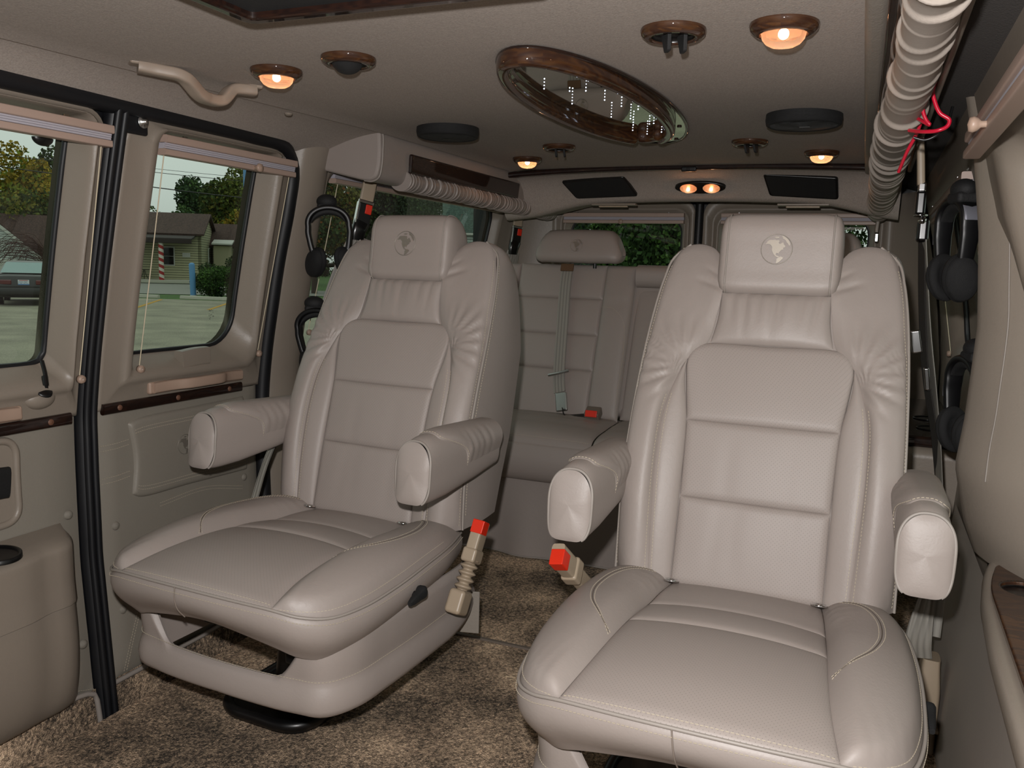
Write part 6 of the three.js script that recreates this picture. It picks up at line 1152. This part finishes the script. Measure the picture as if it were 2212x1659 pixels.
{ // parked car, seen from behind
  const c = thing('car', 'dark green sedan parked with its rear towards the van', 'car', null, P(-25.75, G, 20.0), 0.93 - 0.06);
  // stations along the length: z, half width, underside, belt, roof half width, roof height (0 = none)
  const secs = [[2.28, 0.80, 0.42, 0.62], [2.24, 0.86, 0.30, 0.90], [2.1, 0.88, 0.25, 0.97], [1.4, 0.89, 0.22, 0.98], [0, 0.89, 0.2, 0.93], [-1.2, 0.88, 0.22, 0.9], [-2.1, 0.84, 0.26, 0.78], [-2.3, 0.7, 0.35, 0.6]];
  const ring = (z, w, y0, y1) => { const out = []; for (let k = 0; k <= 32; k++) { const a = k / 32 * Math.PI * 2, [p, q] = superRing(2 * w, y1 - y0, 5)(k / 32); out.push(V(p, (y0 + y1) / 2 + q, z)); } return out; };
  mesh('body', boxUV(gridFrom(secs.map(s => ring(...s)), true, 'se')), M.carPaint, c);
  const cab = [[1.75, 0.68, 0.9, 0.99], [1.45, 0.67, 0.9, 1.1], [0.85, 0.60, 0.9, 1.36], [0.2, 0.59, 0.9, 1.41], [-0.4, 0.60, 0.9, 1.38], [-1.2, 0.68, 0.85, 0.95]];
  mesh('cabin', boxUV(gridFrom(cab.map(([z, w, y0, y1]) => { const out = []; for (let k = 0; k <= 32; k++) { const [p, q] = superRing(2, 2, 6)(k / 32); out.push(V(p * lerp(w * 1.16, w, (q + 1) / 2), lerp(y0, y1, (q + 1) / 2), z)); } return out; }), true, 'se')), M.carPaint, c);
  mesh('rear_window', gridFrom([[-0.66, 0.66], [-0.62, 0.62], [-0.54, 0.54]].map(([a, b], j) => Array.from({ length: 9 }, (_, i) => V(lerp(a, b, i / 8), [1.01, 1.13, 1.34][j] + 0.015, [1.70, 1.40, 0.90][j] + 0.03)))), M.carGlass, c);
  mesh('rear_bumper', fit(sweep([V(-0.86, 0.46, 2.1), V(-0.7, 0.46, 2.34), V(0, 0.46, 2.38), V(0.7, 0.46, 2.34), V(0.86, 0.46, 2.1)], V(0, 1, 0), superRing(0.1, 0.22, 4), 30, 14)), M.carPaint, c);
  for (const s of [-1, 1]) { mesh('tail_light', rbox(0.5, 0.15, 0.06, 0.03).rotateY(s * 0.12).translate(s * 0.58, 0.74, 2.25), phy(0x5a0d12, 0.15, { clearcoat: 1 }), c); }
  const plT = (() => { const cv = document.createElement('canvas'); cv.width = 128; cv.height = 64; const x = cv.getContext('2d'); x.fillStyle = '#d5dde2'; x.fillRect(0, 0, 128, 64); x.fillStyle = '#b8413f'; x.fillRect(14, 4, 100, 8); x.fillStyle = '#5d86b8'; x.fillRect(0, 50, 128, 14); x.fillStyle = '#4a5f86'; [10, 28, 44, 66, 82, 98].forEach((q, i) => { x.fillRect(q, 20, 11, 5); x.fillRect(q, 20, 4, 26); if (i % 2) x.fillRect(q, 41, 11, 5); else x.fillRect(q, 31, 10, 4); }); const t = new THREE.CanvasTexture(cv); t.colorSpace = THREE.SRGBColorSpace; return t; })();
  mesh('number_plate', new THREE.BoxGeometry(0.31, 0.16, 0.015).translate(0, 0.74, 2.30), std(0xffffff, 0.5, { map: plT }), c);
  for (const x of [-0.74, 0.74]) for (const z of [1.35, -1.4]) { const w = mesh('wheel', at(new THREE.CylinderGeometry(0.31, 0.31, 0.21, 28), x, 0.31, z, 0, 0, Math.PI / 2), M.rubber, c); mesh('hub_cap', at(new THREE.CylinderGeometry(0.2, 0.2, 0.22, 20), x, 0.31, z, 0, 0, Math.PI / 2), M.steel, w); }
  mesh('exhaust', at(cyl(0.03, 0.03, 0.15), 0.5, 0.28, 2.2, Math.PI / 2, 0, 0), M.steel, c);
}

renderer.render(scene, camera);
